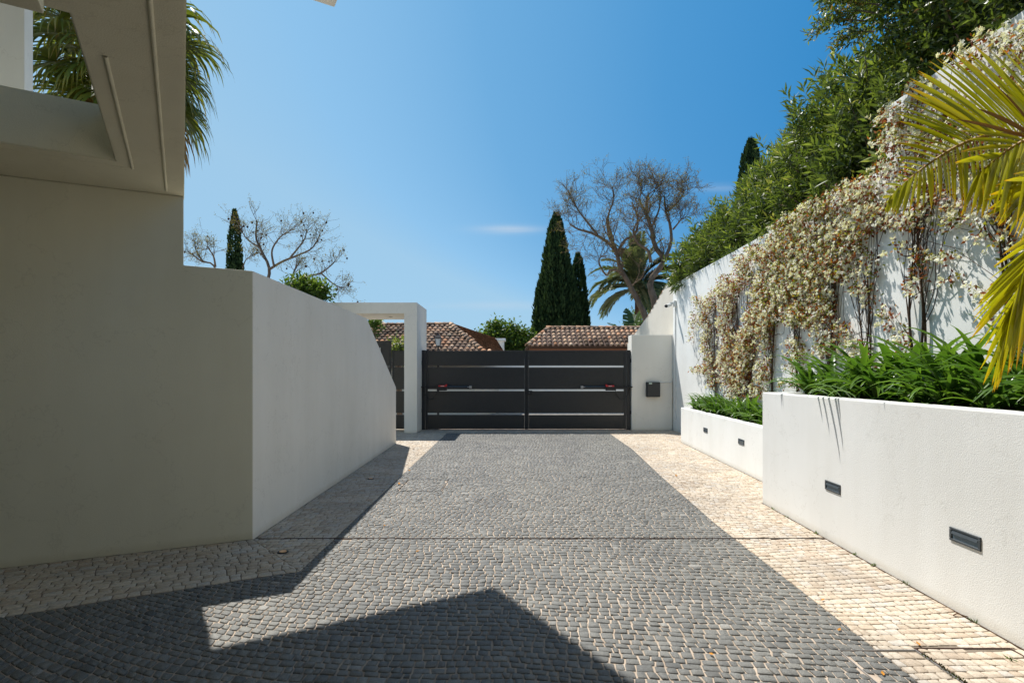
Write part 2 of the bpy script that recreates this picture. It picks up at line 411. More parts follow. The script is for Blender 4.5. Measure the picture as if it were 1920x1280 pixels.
drv = sheet('driveway', [(-5.2, 0.6), (3.0, 0.6), (4.27, 12.3), (4.27, 15.25), (-5.6, 15.25), (-5.6, 12.1), (-2.3, 12.1), (-2.3, 5.1), (-5.2, 3.75)], -0.0068, M['sand'])
drv['label'] = 'dark grey sett driveway running up to the gate'
pr_pts = [(xr(y), y) for y in (0.6, 2.7, 5.6, 8.2, 11.1, 14.1)] + [(2.45, 15.25), (4.27, 15.25), (4.27, 12.3), (XL(12.3), 12.3), (XL(YH), YH), (XH(YH), YH), (XH(0.6), 0.6)]
pav_r = sheet('pavement', pr_pts, -0.0055, M['mortar'])
pav_r['label'] = 'cream limestone sett verge along the planters'
pl_pts = [tuple(LC), (xl(14.1), 14.1), (xl(14.1), 15.25), (-5.6, 15.25), (-5.6, 12.05), tuple(GWE), tuple(WC), tuple(WC + WD * 3.3), tuple(LC + LD * 3.6)]
pav_l = sheet('pavement', pl_pts, -0.0055, M['mortar'])
pav_l['label'] = 'cream limestone sett verge below the shaded walls'

def foot(pts, w, parent):
    P = [np.array(p) for p in pts]; V = []; Fs = []
    for a, b in zip(P[:-1], P[1:]):
        d = (b - a) / np.linalg.norm(b - a); n = np.array([-d[1], d[0]]) * w; k = len(V)
        V += [(*a, -0.0012), (*b, -0.0012), (*(b + n), -0.0012), (*(a + n), -0.0012)]; Fs.append((k, k + 1, k + 2, k + 3))
    me = bpy.data.meshes.new('dirt_joint'); me.from_pydata(V, [], Fs); me.materials.append(M['soil'])
    return link('dirt_joint', me, parent)
foot([(XH(0.8), 0.8), (XH(YH), YH)], 0.011, pav_r); foot([(XL(YH + .01), YH + .01), (XL(YL), YL)], 0.010, pav_r)
foot([tuple(WC + WD * 3), tuple(WC)], -0.008, pav_l)

def clip(poly, p, n):
    """keep the side where (q-p).n <= 0"""
    out = []; m = len(poly)
    for i in range(m):
        a = poly[i]; b = poly[(i + 1) % m]
        da = (a[0] - p[0]) * n[0] + (a[1] - p[1]) * n[1]; db = (b[0] - p[0]) * n[0] + (b[1] - p[1]) * n[1]
        if da <= 0: out.append(a)
        if (da < 0 < db) or (db < 0 < da):
            t = da / (da - db); out.append((a[0] + (b[0] - a[0]) * t, a[1] + (b[1] - a[1]) * t))
    return out
def area(poly):
    s = 0
    for i in range(len(poly)):
        a = poly[i]; b = poly[(i + 1) % len(poly)]; s += a[0] * b[1] - a[1] * b[0]
    return abs(s) / 2
# covers let into the paving: (x0, x1, y0, y1)
COVERS = [(-1.46, -0.90, 7.15, 7.92), (1.775, 2.19, 2.05, 3.04), (2.205, 2.72, 2.05, 3.06)]
YS = 5.1
def fixtures(poly, c):
    poly = clip(poly, (0, YS - 0.012), (0, 1)) if c[1] < YS else clip(poly, (0, YS + 0.012), (0, -1))
    for (x0, x1, y0, y1) in COVERS:
        if not (x0 - 0.12 < c[0] < x1 + 0.12 and y0 - 0.12 < c[1] < y1 + 0.12): continue
        if x0 < c[0] < x1 and y0 < c[1] < y1:
            for p, n in (((x0 + .006, 0), (-1, 0)), ((x1 - .006, 0), (1, 0)), ((0, y0 + .006), (0, -1)), ((0, y1 - .006), (0, 1))): poly = clip(poly, p, n)
        else:
            d = [(x0 - c[0], ((x0 - .006, 0), (1, 0))), (c[0] - x1, ((x1 + .006, 0), (-1, 0))), (y0 - c[1], ((0, y0 - .006), (0, 1))), (c[1] - y1, ((0, y1 + .006), (0, -1)))]
            d.sort(key=lambda t: -t[0]); poly = clip(poly, *d[0][1])
    return poly
def cells(x0, x1, y0, y1, pitch, width, warp, jit, inv=None):
    """rows of irregular four-sided cells; warp(x, y) -> real position"""
    y = y0; row = 0
    rs = random.Random(int((x0 + y0) * 1000) + 5)
    def wave(x, k): return 0.012 * math.sin(x * 2.1 + k * 0.13) + 0.007 * math.sin(x * 6.3 + k * 0.9)
    ys = [y0]
    while ys[-1] < y1: ys.append(ys[-1] + pitch * rs.uniform(0.82, 1.2))
    for k in range(len(ys) - 1):
        x = x0 + rs.uniform(-width, 0); px = None; jl = (rs.uniform(-jit, jit), rs.uniform(-jit, jit))
        while x < x1:
            w = width * rs.choice((0.72, 0.85, 0.95, 1, 1.08, 1.2, 1.4)) * rs.uniform(0.92, 1.08)
            j2 = (rs.uniform(-jit, jit), rs.uniform(-jit, jit))
            c = [(x + jl[0], ys[k] + wave(x, k)), (x + w + j2[0], ys[k] + wave(x + w, k)), (x + w + j2[1], ys[k + 1] + wave(x + w, k + 1)), (x + jl[1], ys[k + 1] + wave(x, k + 1))]
            yield [warp(*p) for p in c]
            x += w; jl = j2
# stone solid: irregular outline with bevelled rough edges
def stone(poly, gap, near, rs, depth=0.03, proud=0.0, tilt=0.020):
    P = np.array(poly); c = P.mean(0)
    m = len(P)
    d = np.linalg.norm(P - c, axis=1)
    sc = np.clip((d - gap * 0.75) / d, 0.4, 1)
    P = c + (P - c) * sc[:, None]
    if near:                                      # cut corners and wobble the edges
        Q = []
        for i in range(m):
            a, b, e = P[i - 1], P[i], P[(i + 1) % m]
            q1, q2 = b + (a - b) * rs.uniform(0.04, 0.15), b + (e - b) * rs.uniform(0.04, 0.15)
            Q += [q1, q2]
        P = np.array(Q)
        P += np.array([[rs.gauss(0, 0.0014), rs.gauss(0, 0.0014)] for _ in P])
    m = len(P)
    tx, ty = rs.gauss(0, tilt), rs.gauss(0, tilt); h = rs.gauss(0, tilt * 0.055) + proud
    zt = h + (P[:, 0] - c[0]) * tx + (P[:, 1] - c[1]) * ty
    inner = c + (P - c) * (0.93 if near else 0.94)
    zin = zt * 1.0 + (np.array([rs.gauss(0, 0.0006) for _ in P]) if near else 0)
    V = np.zeros((3 * m, 3)); V[:m, :2] = inner; V[:m, 2] = zin
    V[m:2 * m, :2] = P; V[m:2 * m, 2] = zt - 0.0022
    V[2 * m:, :2] = P; V[2 * m:, 2] = -depth
    i = np.arange(m); j = (i + 1) % m
    side = np.concatenate([np.stack([i, m + i, m + j, j], 1), np.stack([m + i, 2 * m + i, 2 * m + j, m + j], 1)])
    return V, [i[None, :], side], c

def lay(it, accept, gap, mat, parent, limit_obj, name, tone_fn, part_name='cobble'):
    """accept(poly,c)->clipped poly or None; nearest stones become parts, the rest one stuff part"""
    S = []; rs = random.Random(99 + len(name))
    for poly in it:
        c = np.mean(poly, 0)
        if c[1] < 0.9: continue
        poly = accept(poly, c)
        if not poly or len(poly) < 3: continue
        poly = fixtures(poly, c)
        if len(poly) < 3 or area(poly) < 0.0005: continue
        # drop doubled points left by clipping
        q = [p for i, p in enumerate(poly) if math.hypot(p[0] - poly[i - 1][0], p[1] - poly[i - 1][1]) > 0.004]
        if len(q) < 3: continue
        S.append((q, float(np.mean(q, 0)[0]), float(np.mean(q, 0)[1])))
    def key(s):
        vis = s[2] > 2.70 and abs(s[1]) < s[2] * 0.915
        return s[2] + (0 if vis else 50)
    S.sort(key=key)
    acc = Acc()
    for i, (q, cx, cy) in enumerate(S):
        V, Fa, c = stone(q, gap, cy < 8.5, rs)
        t = tone_fn(rs)
        if i < limit_obj:
            org = np.array([c[0], c[1], 0])
            me = mesh_np(part_name, V - org, Fa, mat, np.full(len(V), t))
            o = link(part_name, me, None, org); o.parent = parent
        else:
            acc.add(V, Fa, t)
    o = acc.obj(name, mat, parent); o['kind'] = 'stuff'
    return len(S)

def sstep(a, b, x):
    t = min(1, max(0, (x - a) / (b - a))); return t * t * (3 - 2 * t)
def warp_dark(x, y):
    f = 0.0
    if x < -0.3: f += 0.115 * (x + 0.3) ** 2
    if x > 0: f += -0.11 * x
    f *= 1 - sstep(2.6, 6.8, y)
    f += 0.03 * math.sin(x * 0.9 + y * 0.7)
    return (x + 0.02 * math.sin(y * 1.7 + x), y + f)
LN = np.array([LD[1], -LD[0]]);  LN = LN if LN[1] > 0 else -LN   # normal of lower-left border, pointing to the cream side
def acc_dark(poly, c):
    if c[1] > YD + 0.1 or c[0] > 2.7: return None
    poly = clip(poly, (0, YD), (0, 1))
    if len(poly) < 3: return None
    # right border
    y = c[1]; d = np.array([xr(y + .2) - xr(y - .2), .4]); n = (d[1], -d[0])
    poly = clip(poly, (xr(y), y), n)
    if len(poly) < 3: return None
    if c[1] > YC + 0.01 or (c[0] > -1.61 and c[1] > YC - 0.05):
        poly = clip(poly, (xl(y), y), (-1, 0))
    elif c[0] < -1.45:
        poly = clip(poly, tuple(LC), tuple(LN))
    return poly if len(poly) >= 3 else None
nd = lay(cells(-4.6, 2.7, -1.2, 14.4, 0.0615, 0.0615, warp_dark, 0.0070), acc_dark, 0.0090, M['basalt'], drv, 300, 'cobblestones',
         lambda rs: min(1, max(0, rs.gauss(0.50, 0.17))) if rs.random() > 0.012 else 1.0)
def acc_right(poly, c):
    y = c[1]
    if c[0] < 1.8: return None
    if y <= YD:
        d = np.array([xr(y + .2) - xr(y - .2), .4]); poly = clip(poly, (xr(y), y), (-d[1], d[0]))
    else: poly = clip(poly, (xl(y) if False else xr(14.1) + 0.0, y), (-1, 0))
    if len(poly) < 3: return None
    w = xwall(y) - 0.012
    poly = clip(poly, (w, y), (1, -0.04 if y < YL else 0))
    if abs(y - YL) < 0.08 and c[0] > XL(YL): poly = clip(poly, (0, YL), (0, -1))
    if y > 14.8: poly = clip(poly, (0, 14.86), (0, 1)) if c[0] > 3.1 else poly
    return poly if len(poly) >= 3 else None
rot = math.radians(3)
def warp_r(x, y): return (x + 0.018 * math.sin(y * 0.9) , y + 0.10 * (x - 2) + 0.02 * math.sin(x * 3 + y))
lay(cells(1.7, 4.5, 0.5, 15.2, 0.068, 0.060, warp_r, 0.007), acc_right, 0.005, M['lime'], pav_r, 300, 'cobblestones',
    lambda rs: rs.random())
def acc_lfar(poly, c):
    # region left of the dark border, right of garden wall, beyond the diagonal
    if c[0] > -1.3 or c[1] < 4.2: return None
    y = c[1]
    dg = np.array(WC) - LC; n = np.array([-dg[1], dg[0]]); n = n if n[1] < 0 else -n
    if (c - LC) @ n > 0.08: return None
    poly = clip(poly, tuple(LC), tuple(n))
    if len(poly) < 3: return None
    if y < YD + 0.5: poly = clip(poly, (xl(y), y), (1, 0))
    if len(poly) < 3: return None
    if y < 12.03:
        wx = WC[0] + (GWE[0] - WC[0]) * (y - WC[1]) / (GWE[1] - WC[1]) + 0.008
        poly = clip(poly, (wx, y), (-1, 0))
    return poly if len(poly) >= 3 else None
def warp_lf(x, y): return (x + 0.02 * math.sin(y * 1.1), y + 0.10 * (x + 2) + 0.02 * math.sin(x * 3 + y))
lay(cells(-5.0, -1.4, 3.9, 15.2, 0.070, 0.072, warp_lf, 0.007), acc_lfar, 0.006, M['lime'], pav_l, 100, 'cobblestones', lambda rs: rs.random())
def warp_ln(s, t): return tuple(LC + LD * s + LN * t)
def acc_lnear(poly, c):
    dg = np.array(WC) - LC; n = np.array([-dg[1], dg[0]]); n = n if n[1] > 0 else -n
    if (c - LC) @ n > 0.08: return None
    poly = clip(poly, tuple(LC), tuple(n))
    if len(poly) < 3: return None
    WN = np.array([WD[1], -WD[0]]); WN = WN if WN[1] > 0 else -WN
    poly = clip(poly, tuple(WC - WN * 0.008), tuple(WN))
    return poly if len(poly) >= 3 else None
lay(cells(-0.9, 3.6, 0.004, 1.3, 0.066, 0.085, warp_ln, 0.008), acc_lnear, 0.006, M['lime'], pav_l, 200, 'cobblestones', lambda rs: rs.random())
# cream threshold strip between dark setts and the gate
def acc_thr(poly, c):
    if c[0] > xr(14.1) or c[0] < xl(14.1): return None
    poly = clip(poly, (0, YD), (0, -1))
    return poly if len(poly) >= 3 else None
lay(cells(-1.7, 2.6, YD, 15.15, 0.07, 0.07, lambda x, y: (x, y), 0.006), acc_thr, 0.006, M['lime'], pav_r, 0, 'cobblestones', lambda rs: rs.random())

# slot drain across the drive
sd = empty('slot_drain', (0.3, YS, 0), 'thin dark slot drain running straight across the whole driveway', 'drain')
box('channel', (-2.08, YS - 0.0095, -0.005), (2.84, YS + 0.0095, -0.002), M['black'], sd)
box('edge_strip', (-2.08, YS - 0.012, -0.03), (2.84, YS - 0.0095, 0.001), M['rust'], sd)
box('edge_strip', (-2.08, YS + 0.0095, -0.03), (2.84, YS + 0.012, 0.001), M['rust'], sd)
acc = Acc()
n = 500; C = np.stack([rng.uniform(-1.9, 2.6, n), YS + rng.normal(0, 0.005, n), np.full(n, -0.004)], 1)
C = C[(np.sin(C[:, 0] * 5) + np.sin(C[:, 0] * 2.3 + 1)) > 0.2]
add_leaves(acc, C, rng.normal(size=C.shape) * (0.5, 0.5, 0.2) + (0, 0, 0.3), 0.012, 0.008, rng.random(len(C)))
o = acc.obj('moss', M['moss'], sd); o['kind'] = 'stuff'
labs = ['square cover filled with dark setts, set in the driveway below the white garden wall',
        'steel edged cover at the bottom of the picture where dark setts meet cream ones',
        'mossy edged cover filled with cream setts nearest the white planter']
for (x0, x1, y0, y1), lb in zip(COVERS, labs):
    mh = empty('paved_cover', ((x0 + x1) / 2, (y0 + y1) / 2, 0), lb, 'manhole cover', 'paved covers let into the drive')
    t = 0.004
    for a, b in (((x0 - t, y0 - t), (x1 + t, y0)), ((x0 - t, y1), (x1 + t, y1 + t)), ((x0 - t, y0), (x0, y1)), ((x1, y0), (x1 + t, y1))):
        box('frame_edge', (a[0], a[1], -0.03), (b[0], b[1], 0.0015), M['black'] if x0 < 0 else (M['rust'] if x0 > 2 else M['steel']), mh)
acc = Acc(); n = 260
C = np.stack([2.197 + rng.normal(0, 0.008, n), rng.uniform(2.3, 3.0, n), rng.uniform(-0.004, 0.003, n)], 1)
add_leaves(acc, C, rng.normal(size=C.shape) + (0, 0, 0.6), 0.014, 0.008, rng.random(n)); 
o = acc.obj('moss', M['moss'], pav_r); o['kind'] = 'stuff'

# ------------------------------------------------------------------ white garden wall (left)
gdir = (GWE - WC) / np.linalg.norm(GWE - WC); gn = np.array([-gdir[1], gdir[0]]); gn = gn if gn[0] < 0 else -gn
def wall_profile(name, base, d, nrm, prof, thick, mat, parent=None, bevel=0.008):
    """vertical outline prof [(s, z)...] along direction d from base, extruded by thick along nrm"""
    bm = bmesh.new()
    f = [bm.verts.new((base[0] + d[0] * s, base[1] + d[1] * s, z)) for s, z in prof]
    g = [bm.verts.new((v.co.x + nrm[0] * thick, v.co.y + nrm[1] * thick, v.co.z)) for v in f]
    k = len(prof); bm.faces.new(f); bm.faces.new(g[::-1])
    for i in range(k): bm.faces.new((f[i], g[i], g[(i + 1) % k], f[(i + 1) % k]))
    bmesh.ops.recalc_face_normals(bm, faces=bm.faces)
    if bevel: bmesh.ops.bevel(bm, geom=list(bm.edges), offset=bevel, segments=2, affect='EDGES', profile=0.6)
    me = bpy.data.meshes.new(name); bm.to_mesh(me); bm.free(); me.materials.append(mat)
    return link(name, me, parent)
glen = float(np.linalg.norm(GWE - WC))
gw = wall_profile('garden_wall', WC, gdir, gn, [(0.0, -0.06), (glen, -0.06), (glen, 1.205), (4.33, 2.425), (0.0, 2.43)], 0.3, M['shade_warmed_white'])
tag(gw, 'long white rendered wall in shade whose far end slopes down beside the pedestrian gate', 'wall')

# ------------------------------------------------------------------ house overhead and on the left
house = empty('house', (-4, 2, 0), 'modern white house with shaded wall, terrace slab and roof overhanging the driveway', 'house')
WN = np.array([WD[1], -WD[0]]); WN = WN if WN[1] > 0 else -WN
# lower wall: from the corner to 0.54 m along it stands at 2.43 m, then rises to the slab
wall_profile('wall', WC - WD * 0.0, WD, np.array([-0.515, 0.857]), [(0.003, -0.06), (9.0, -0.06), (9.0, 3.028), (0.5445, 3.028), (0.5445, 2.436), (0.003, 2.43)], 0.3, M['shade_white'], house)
U = np.array([-0.862, -0.508]); U /= np.linalg.norm(U); Vv = np.array([-U[1], U[0]]);  Vv = Vv if Vv[1] < 0 else -Vv
O = np.array([-2.85, 4.868])
def pq(p, q, o=O): r = o + U * p + Vv * q; return (float(r[0]), float(r[1]))
# terrace slab with rectangular opening (four butted pieces in one mesh)
def slab_with_hole(name, P, Q, z0, z1, mat, parent):
    bm = bmesh.new(); ps, qs = P, Q
    vt = {}
    for z in (z0, z1):
        for i, p in enumerate(ps):
            for j, q in enumerate(qs): vt[i, j, z] = bm.verts.new((*pq(p, q), z))
    for i in range(3):
        for j in range(3):
            if i == 1 and j == 1: continue
            bm.faces.new([vt[i, j, z1], vt[i + 1, j, z1], vt[i + 1, j + 1, z1], vt[i, j + 1, z1]])
            bm.faces.new([vt[i, j, z0], vt[i, j + 1, z0], vt[i + 1, j + 1, z0], vt[i + 1, j, z0]])
    def q4(a, b):
        bm.faces.new([vt[a[0], a[1], z0], vt[b[0], b[1], z0], vt[b[0], b[1], z1], vt[a[0], a[1], z1]])
    for k in range(3):
        q4((k, 0), (k + 1, 0)); q4((k + 1, 3), (k, 3)); q4((0, k + 1), (0, k)); q4((3, k), (3, k + 1))
    q4((1, 1), (2, 1)); q4((2, 1), (2, 2)); q4((2, 2), (1, 2)); q4((1, 2), (1, 1))
    bmesh.ops.recalc_face_normals(bm, faces=bm.faces)
    bmesh.ops.bevel(bm, geom=[e for e in bm.edges if len(e.link_faces) == 2 and e.calc_face_angle(0) > 1], offset=0.008, segments=2, affect='EDGES')
    me = bpy.data.meshes.new(name); bm.to_mesh(me); bm.free(); me.materials.append(mat)
    return link(name, me, parent)
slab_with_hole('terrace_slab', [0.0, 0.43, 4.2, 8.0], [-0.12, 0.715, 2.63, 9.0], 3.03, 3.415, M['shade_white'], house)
# drip beads on the underside
def bead(a, b, parent, w=0.011):
    P = np.array([[*a, 3.031], [(a[0] + b[0]) / 2, (a[1] + b[1]) / 2, 3.031], [*b, 3.031]])
    V, Fq = tube_arrays(P, w, w, 8)
    return link('drip_bead', mesh_np('drip_bead', V, [Fq], M['shade_white'], smooth=True), parent)
bead(pq(0.13, 0.14), pq(0.13, 7.0), house)
bead(pq(0.335, 0.60), pq(0.335, 2.32), house)
bead(pq(0.335, 0.60), pq(4.0, 0.60), house, 0.004)
# downstand beam near the camera
Bc = np.array([-1.63, 1.95])
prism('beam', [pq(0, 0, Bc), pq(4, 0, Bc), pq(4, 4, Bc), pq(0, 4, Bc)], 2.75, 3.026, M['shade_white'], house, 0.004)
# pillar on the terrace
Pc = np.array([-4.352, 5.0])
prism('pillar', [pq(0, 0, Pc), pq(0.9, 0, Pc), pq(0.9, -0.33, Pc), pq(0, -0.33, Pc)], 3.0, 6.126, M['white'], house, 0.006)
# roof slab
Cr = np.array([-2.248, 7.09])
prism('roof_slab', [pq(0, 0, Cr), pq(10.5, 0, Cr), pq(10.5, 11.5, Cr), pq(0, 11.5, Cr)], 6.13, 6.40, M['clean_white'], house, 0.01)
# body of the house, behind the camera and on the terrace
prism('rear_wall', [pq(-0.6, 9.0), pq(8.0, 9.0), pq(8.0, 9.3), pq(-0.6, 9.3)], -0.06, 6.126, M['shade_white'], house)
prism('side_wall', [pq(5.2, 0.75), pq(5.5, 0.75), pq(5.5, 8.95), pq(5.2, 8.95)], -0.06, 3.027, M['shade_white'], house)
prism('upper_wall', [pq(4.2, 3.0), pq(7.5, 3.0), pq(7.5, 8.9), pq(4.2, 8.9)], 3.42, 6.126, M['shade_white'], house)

# ------------------------------------------------------------------ entrance portal
po = empty('gate_portal', (-2.6, 14.2, 0), 'square white portal frame standing over the pedestrian gate', 'portal')
wall_profile('frame', (-2.41, 14.2), (-1, 0), (0, 1), [(0, -0.06), (0.325, -0.06), (0.325, 3.02), (3.2, 3.02), (3.2, -0.06), (3.5, -0.06), (3.5, 3.30), (0, 3.30)], 1.6, M['shade_warmed_white'], po, 0.006)
V_, F_ = tube_arrays([[-3.25, 15.0, 3.021], [-3.25, 15.0, 3.012]], 0.05, 0.05, 16)
bm = bmesh.new(); bmesh.ops.create_cone(bm, cap_ends=True, segments=20, radius1=0.055, radius2=0.05, depth=0.012)
me = bpy.data.meshes.new('downlight'); bm.to_mesh(me); bm.free(); me.materials.append(M['steel'])
link('downlight', me, po, (-3.25, 15.0, 3.0135))

# ------------------------------------------------------------------ gates
GY = 15.0
def gz(py, Y=GY): return 1.5 - (py - 700) / F * Y
def gx(px, Y=GY): return (px - 960) / F * Y
zt = gz(657); rails = [gz(685.2), gz(688.6), gz(729.5), gz(733.0), gz(773.6), gz(777.2)]; zb = gz(804)
gate = empty('driveway_gate', (0.4, GY, 0), 'anthracite double swing gate with wide horizontal panels closing the driveway', 'gate')
def leaf(fx0, fx1):
    """one leaf: stiles, top and bottom rail as the leaf mesh, four panels under it"""
    z = [zb + 0.0] + rails[::-1] + [zt]
    bm = bmesh.new()
    def bx(x0, y0, z0, x1, y1, z1):
        v = [bm.verts.new(p) for p in ((x0, y0, z0), (x1, y0, z0), (x1, y1, z0), (x0, y1, z0), (x0, y0, z1), (x1, y0, z1), (x1, y1, z1), (x0, y1, z1))]
        for f in ((0, 3, 2, 1), (4, 5, 6, 7), (0, 1, 5, 4), (1, 2, 6, 5), (2, 3, 7, 6), (3, 0, 4, 7)): bm.faces.new([v[i] for i in f])
    st = 0.055
    bx(fx0, GY - 0.03, zb, fx0 + st, GY + 0.03, zt); bx(fx1 - st, GY - 0.03, zb, fx1, GY + 0.03, zt)
    bx(fx0 + st, GY - 0.028, zt - 0.03, fx1 - st, GY + 0.028, zt - 0.001)
    bmesh.ops.bevel(bm, geom=list(bm.edges), offset=0.003, segments=1, affect='EDGES')
    me = bpy.data.meshes.new('gate_leaf'); bm.to_mesh(me); bm.free(); me.materials.append(M['gate2'])
    lf = link('gate_leaf', me, gate)
    spans = [(zb + 0.002, rails[5]), (rails[4], rails[3]), (rails[2], rails[1]), (rails[0], zt - 0.032)]
    for a, b in spans:
        box('panel', (fx0 + st + 0.002, GY - 0.022, a), (fx1 - st - 0.002, GY + 0.015, b), M['gate'], lf, 0.003)
    return lf
leaf(gx(798), gx(987.2)); leaf(gx(987.6), gx(1173.5))
box('meeting_strip', (gx(986.6), GY - 0.045, zb), (gx(988.3), GY - 0.031, zt), M['black'], gate, 0.002)
box('post', (gx(790.5), GY - 0.05, -0.06), (gx(797.3), GY + 0.05, zt + 0.01), M['gate2'], gate, 0.004)
box('post', (gx(1174.3), GY - 0.05, -0.06), (gx(1181.5), GY + 0.05, zt + 0.01), M['gate2'], gate, 0.004)
for px, py in ((789.9, 769), (1180, 772), (1180.5, 676), (789.9, 680)):
    box('hinge', (gx(px) - 0.0, GY - 0.085, gz(py) - 0.05), (gx(px) + 0.035, GY - 0.052, gz(py) + 0.05), M['black'], gate, 0.004)
box('lock_box', (gx(984.5), GY - 0.10, gz(739)), (gx(998), GY - 0.032, gz(731.8)), M['black'], gate, 0.006)
box('keyhole', (gx(991.5), GY - 0.104, gz(736)), (gx(992.4), GY - 0.1005, gz(735.2)), M['steel'], gate)
box('threshold', (gx(790), GY - 0.07, -0.03), (gx(1181), GY + 0.07, 0.004), M['rust'], gate)

def opener(side, lb):
    """linear ram opener: side=+1 left leaf (arm points right), -1 mirrored"""
    if side > 0: X = lambda px: gx(px)
    else: X = lambda px: gx(1973 - px)
    def bxx(n, px0, px1, y0, y1, p0, p1, mat, par, bv=0.006):
        a, b = sorted((X(px0), X(px1))); return box(n, (a, y0, gz(p1)), (b, y1, gz(p0)), mat, par, bv)
    op = empty('gate_opener', (X(830), GY - 0.12, gz(728)), lb, 'gate opener', 'ram openers on the two gate leaves')
    md = bxx('motor_box', 820.5, 839.3, GY - 0.21, GY - 0.10, 720.5, 731.5, M['black'], op, 0.012)
    bxx('motor_cover', 824, 839.8, GY - 0.216, GY - 0.211, 721.8, 724.4, M['red'], md, 0.002)
    bxx('motor_cover', 837, 840.2, GY - 0.2163, GY - 0.2105, 719.9, 721.7, M['red'], md, 0.002)
    bxx('badge', 828, 834.5, GY - 0.2185, GY - 0.2168, 722.9, 723.6, M['whiteplastic'], md, 0.0)
    V, Fq = tube_arrays([[X(839), GY - 0.15, gz(724.8)], [X(860), GY - 0.14, gz(724.9)], [X(877), GY - 0.13, gz(725)]], 0.028, 0.026, 10)
    link('ram', mesh_np('ram', V, [Fq], M['bluearm'], smooth=True), op)
    V, Fq = tube_arrays([[X(876), GY - 0.13, gz(725)], [X(881), GY - 0.125, gz(725)], [X(884), GY - 0.12, gz(725.2)]], 0.011, 0.011, 8)
    link('rod', mesh_np('rod', V, [Fq], M['steel'], smooth=True), op)
    bxx('leaf_bracket', 880.5, 885, GY - 0.14, GY - 0.033, 723, 727.6, M['steel'], op, 0.004)
    V, Fq = tube_arrays([[X(821), GY - 0.15, gz(724.6)], [X(808), GY - 0.13, gz(724.8)], [X(792), GY - 0.12, gz(725)]], 0.012, 0.012, 8)
    link('rear_arm', mesh_np('rear_arm', V, [Fq], M['black'], smooth=True), op)
    bxx('post_bracket', 789.0, 798, GY - 0.17, GY - 0.052, 724, 726, M['black'], op, 0.003)
    P = smooth_path([(X(821), GY - 0.13, gz(731)), (X(818), GY - 0.14, gz(740)), (X(810), GY - 0.13, gz(748)), (X(802), GY - 0.1, gz(745)), (X(795), GY - 0.07, gz(734)), (X(793), GY - 0.06, gz(726))], 24)
    V, Fq = tube_arrays(P, 0.007, 0.007, 6)
    link('cable', mesh_np('cable', V, [Fq], M['black'], smooth=True), op)
opener(1, 'red and black ram opener mounted on the left gate leaf'); opener(-1, 'red and black ram opener mounted on the right gate leaf')

# pedestrian gate under the portal
pg = empty('pedestrian_gate', (-3.1, GY, 0), 'narrow anthracite pedestrian gate seen between the sloping garden wall and portal column', 'gate')
bx0, bx1 = gx(735.5), -2.745
for a, b in ((zb, rails[5]), (rails[4], rails[3]), (rails[2], rails[1]), (rails[0], gz(658.6))):
    box('panel', (bx0 + 0.05, GY - 0.02, a), (bx1 - 0.03, GY + 0.015, b), M['gate'], pg, 0.003)
for a, b in ((bx0, bx0 + 0.046), (bx1 - 0.028, bx1)): box('stile', (a, GY - 0.03, zb), (b, GY + 0.03, gz(657)), M['gate2'], pg, 0.003)
box('top_rail', (bx0 + 0.048, GY - 0.028, gz(658.4)), (bx1 - 0.03, GY + 0.028, gz(657)), M['gate2'], pg, 0.002)
p2 = empty('gate_side_panel', (-3.9, GY, 0), 'taller anthracite side panel with pale pull handle left of the pedestrian gate', 'gate panel')
qx0, qx1 = gx(682), gx(733.8)
for a, b in ((zb, rails[5]), (rails[4], rails[3]), (rails[2], rails[1]), (rails[0], gz(638.6))):
    box('panel', (qx0, GY - 0.02, a), (qx1 - 0.04, GY + 0.015, b), M['gate'], p2, 0.003)
box('stile', (qx1 - 0.038, GY - 0.03, -0.02), (qx1, GY + 0.03, gz(638.6)), M['gate2'], p2, 0.003)
box('handle', (gx(712.8), GY - 0.085, gz(661)), (gx(715), GY - 0.06, gz(651.5)), M['steel'], p2, 0.003)
box('handle_stay', (gx(713.2), GY - 0.059, gz(653.5)), (gx(714.6), GY - 0.021, gz(652.5)), M['steel'], p2)
box('handle_stay', (gx(713.2), GY - 0.059, gz(660)), (gx(714.6), GY - 0.021, gz(659)), M['steel'], p2)

# gate pillar on the right with control box and conduit
pil = box('gate_pillar', (gx(1182.3), 14.862, -0.06), (4.262, 15.30, 2.525), M['shade_warmed_white'], None, 0.008, 2)
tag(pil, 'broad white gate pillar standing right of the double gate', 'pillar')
PY = 14.862
def px_(p): return (p - 960) / F * PY
def pz_(p): return 1.5 - (p - 700) / F * PY
cb = empty('control_box', (px_(1223), PY, pz_(730)), 'dark grey control box with pale sticker fixed to the white pillar', 'control box')
box('casing', (px_(1210.6), PY - 0.14, pz_(743.6)), (px_(1235.4), PY - 0.002, pz_(716.0)), M['black'], cb, 0.008)
box('door', (px_(1211.6), PY - 0.152, pz_(742.6)), (px_(1234.8), PY - 0.141, pz_(716.6)), M['gate'], cb, 0.004)
box('sticker', (px_(1214), PY - 0.1535, pz_(719.8)), (px_(1220), PY - 0.1525, pz_(717.0)), M['sticker'], cb)
P = smooth_path([(px_(1235), PY - 0.012, pz_(716.6)), (px_(1252), PY - 0.012, pz_(716.8)), (px_(1258.5), PY - 0.012, pz_(715.5)), (px_(1260.3), PY - 0.012, pz_(711)), (px_(1260.5), PY - 0.012, pz_(670)), (px_(1260.5), PY - 0.012, pz_(629))], 26)
V, Fq = tube_arrays(P, 0.011, 0.011, 8)
cd = link('conduit', mesh_np('conduit', V, [Fq], M['whiteplastic'], smooth=True)); tag(cd, 'thin white conduit bending up the pillar from the control box', 'conduit')

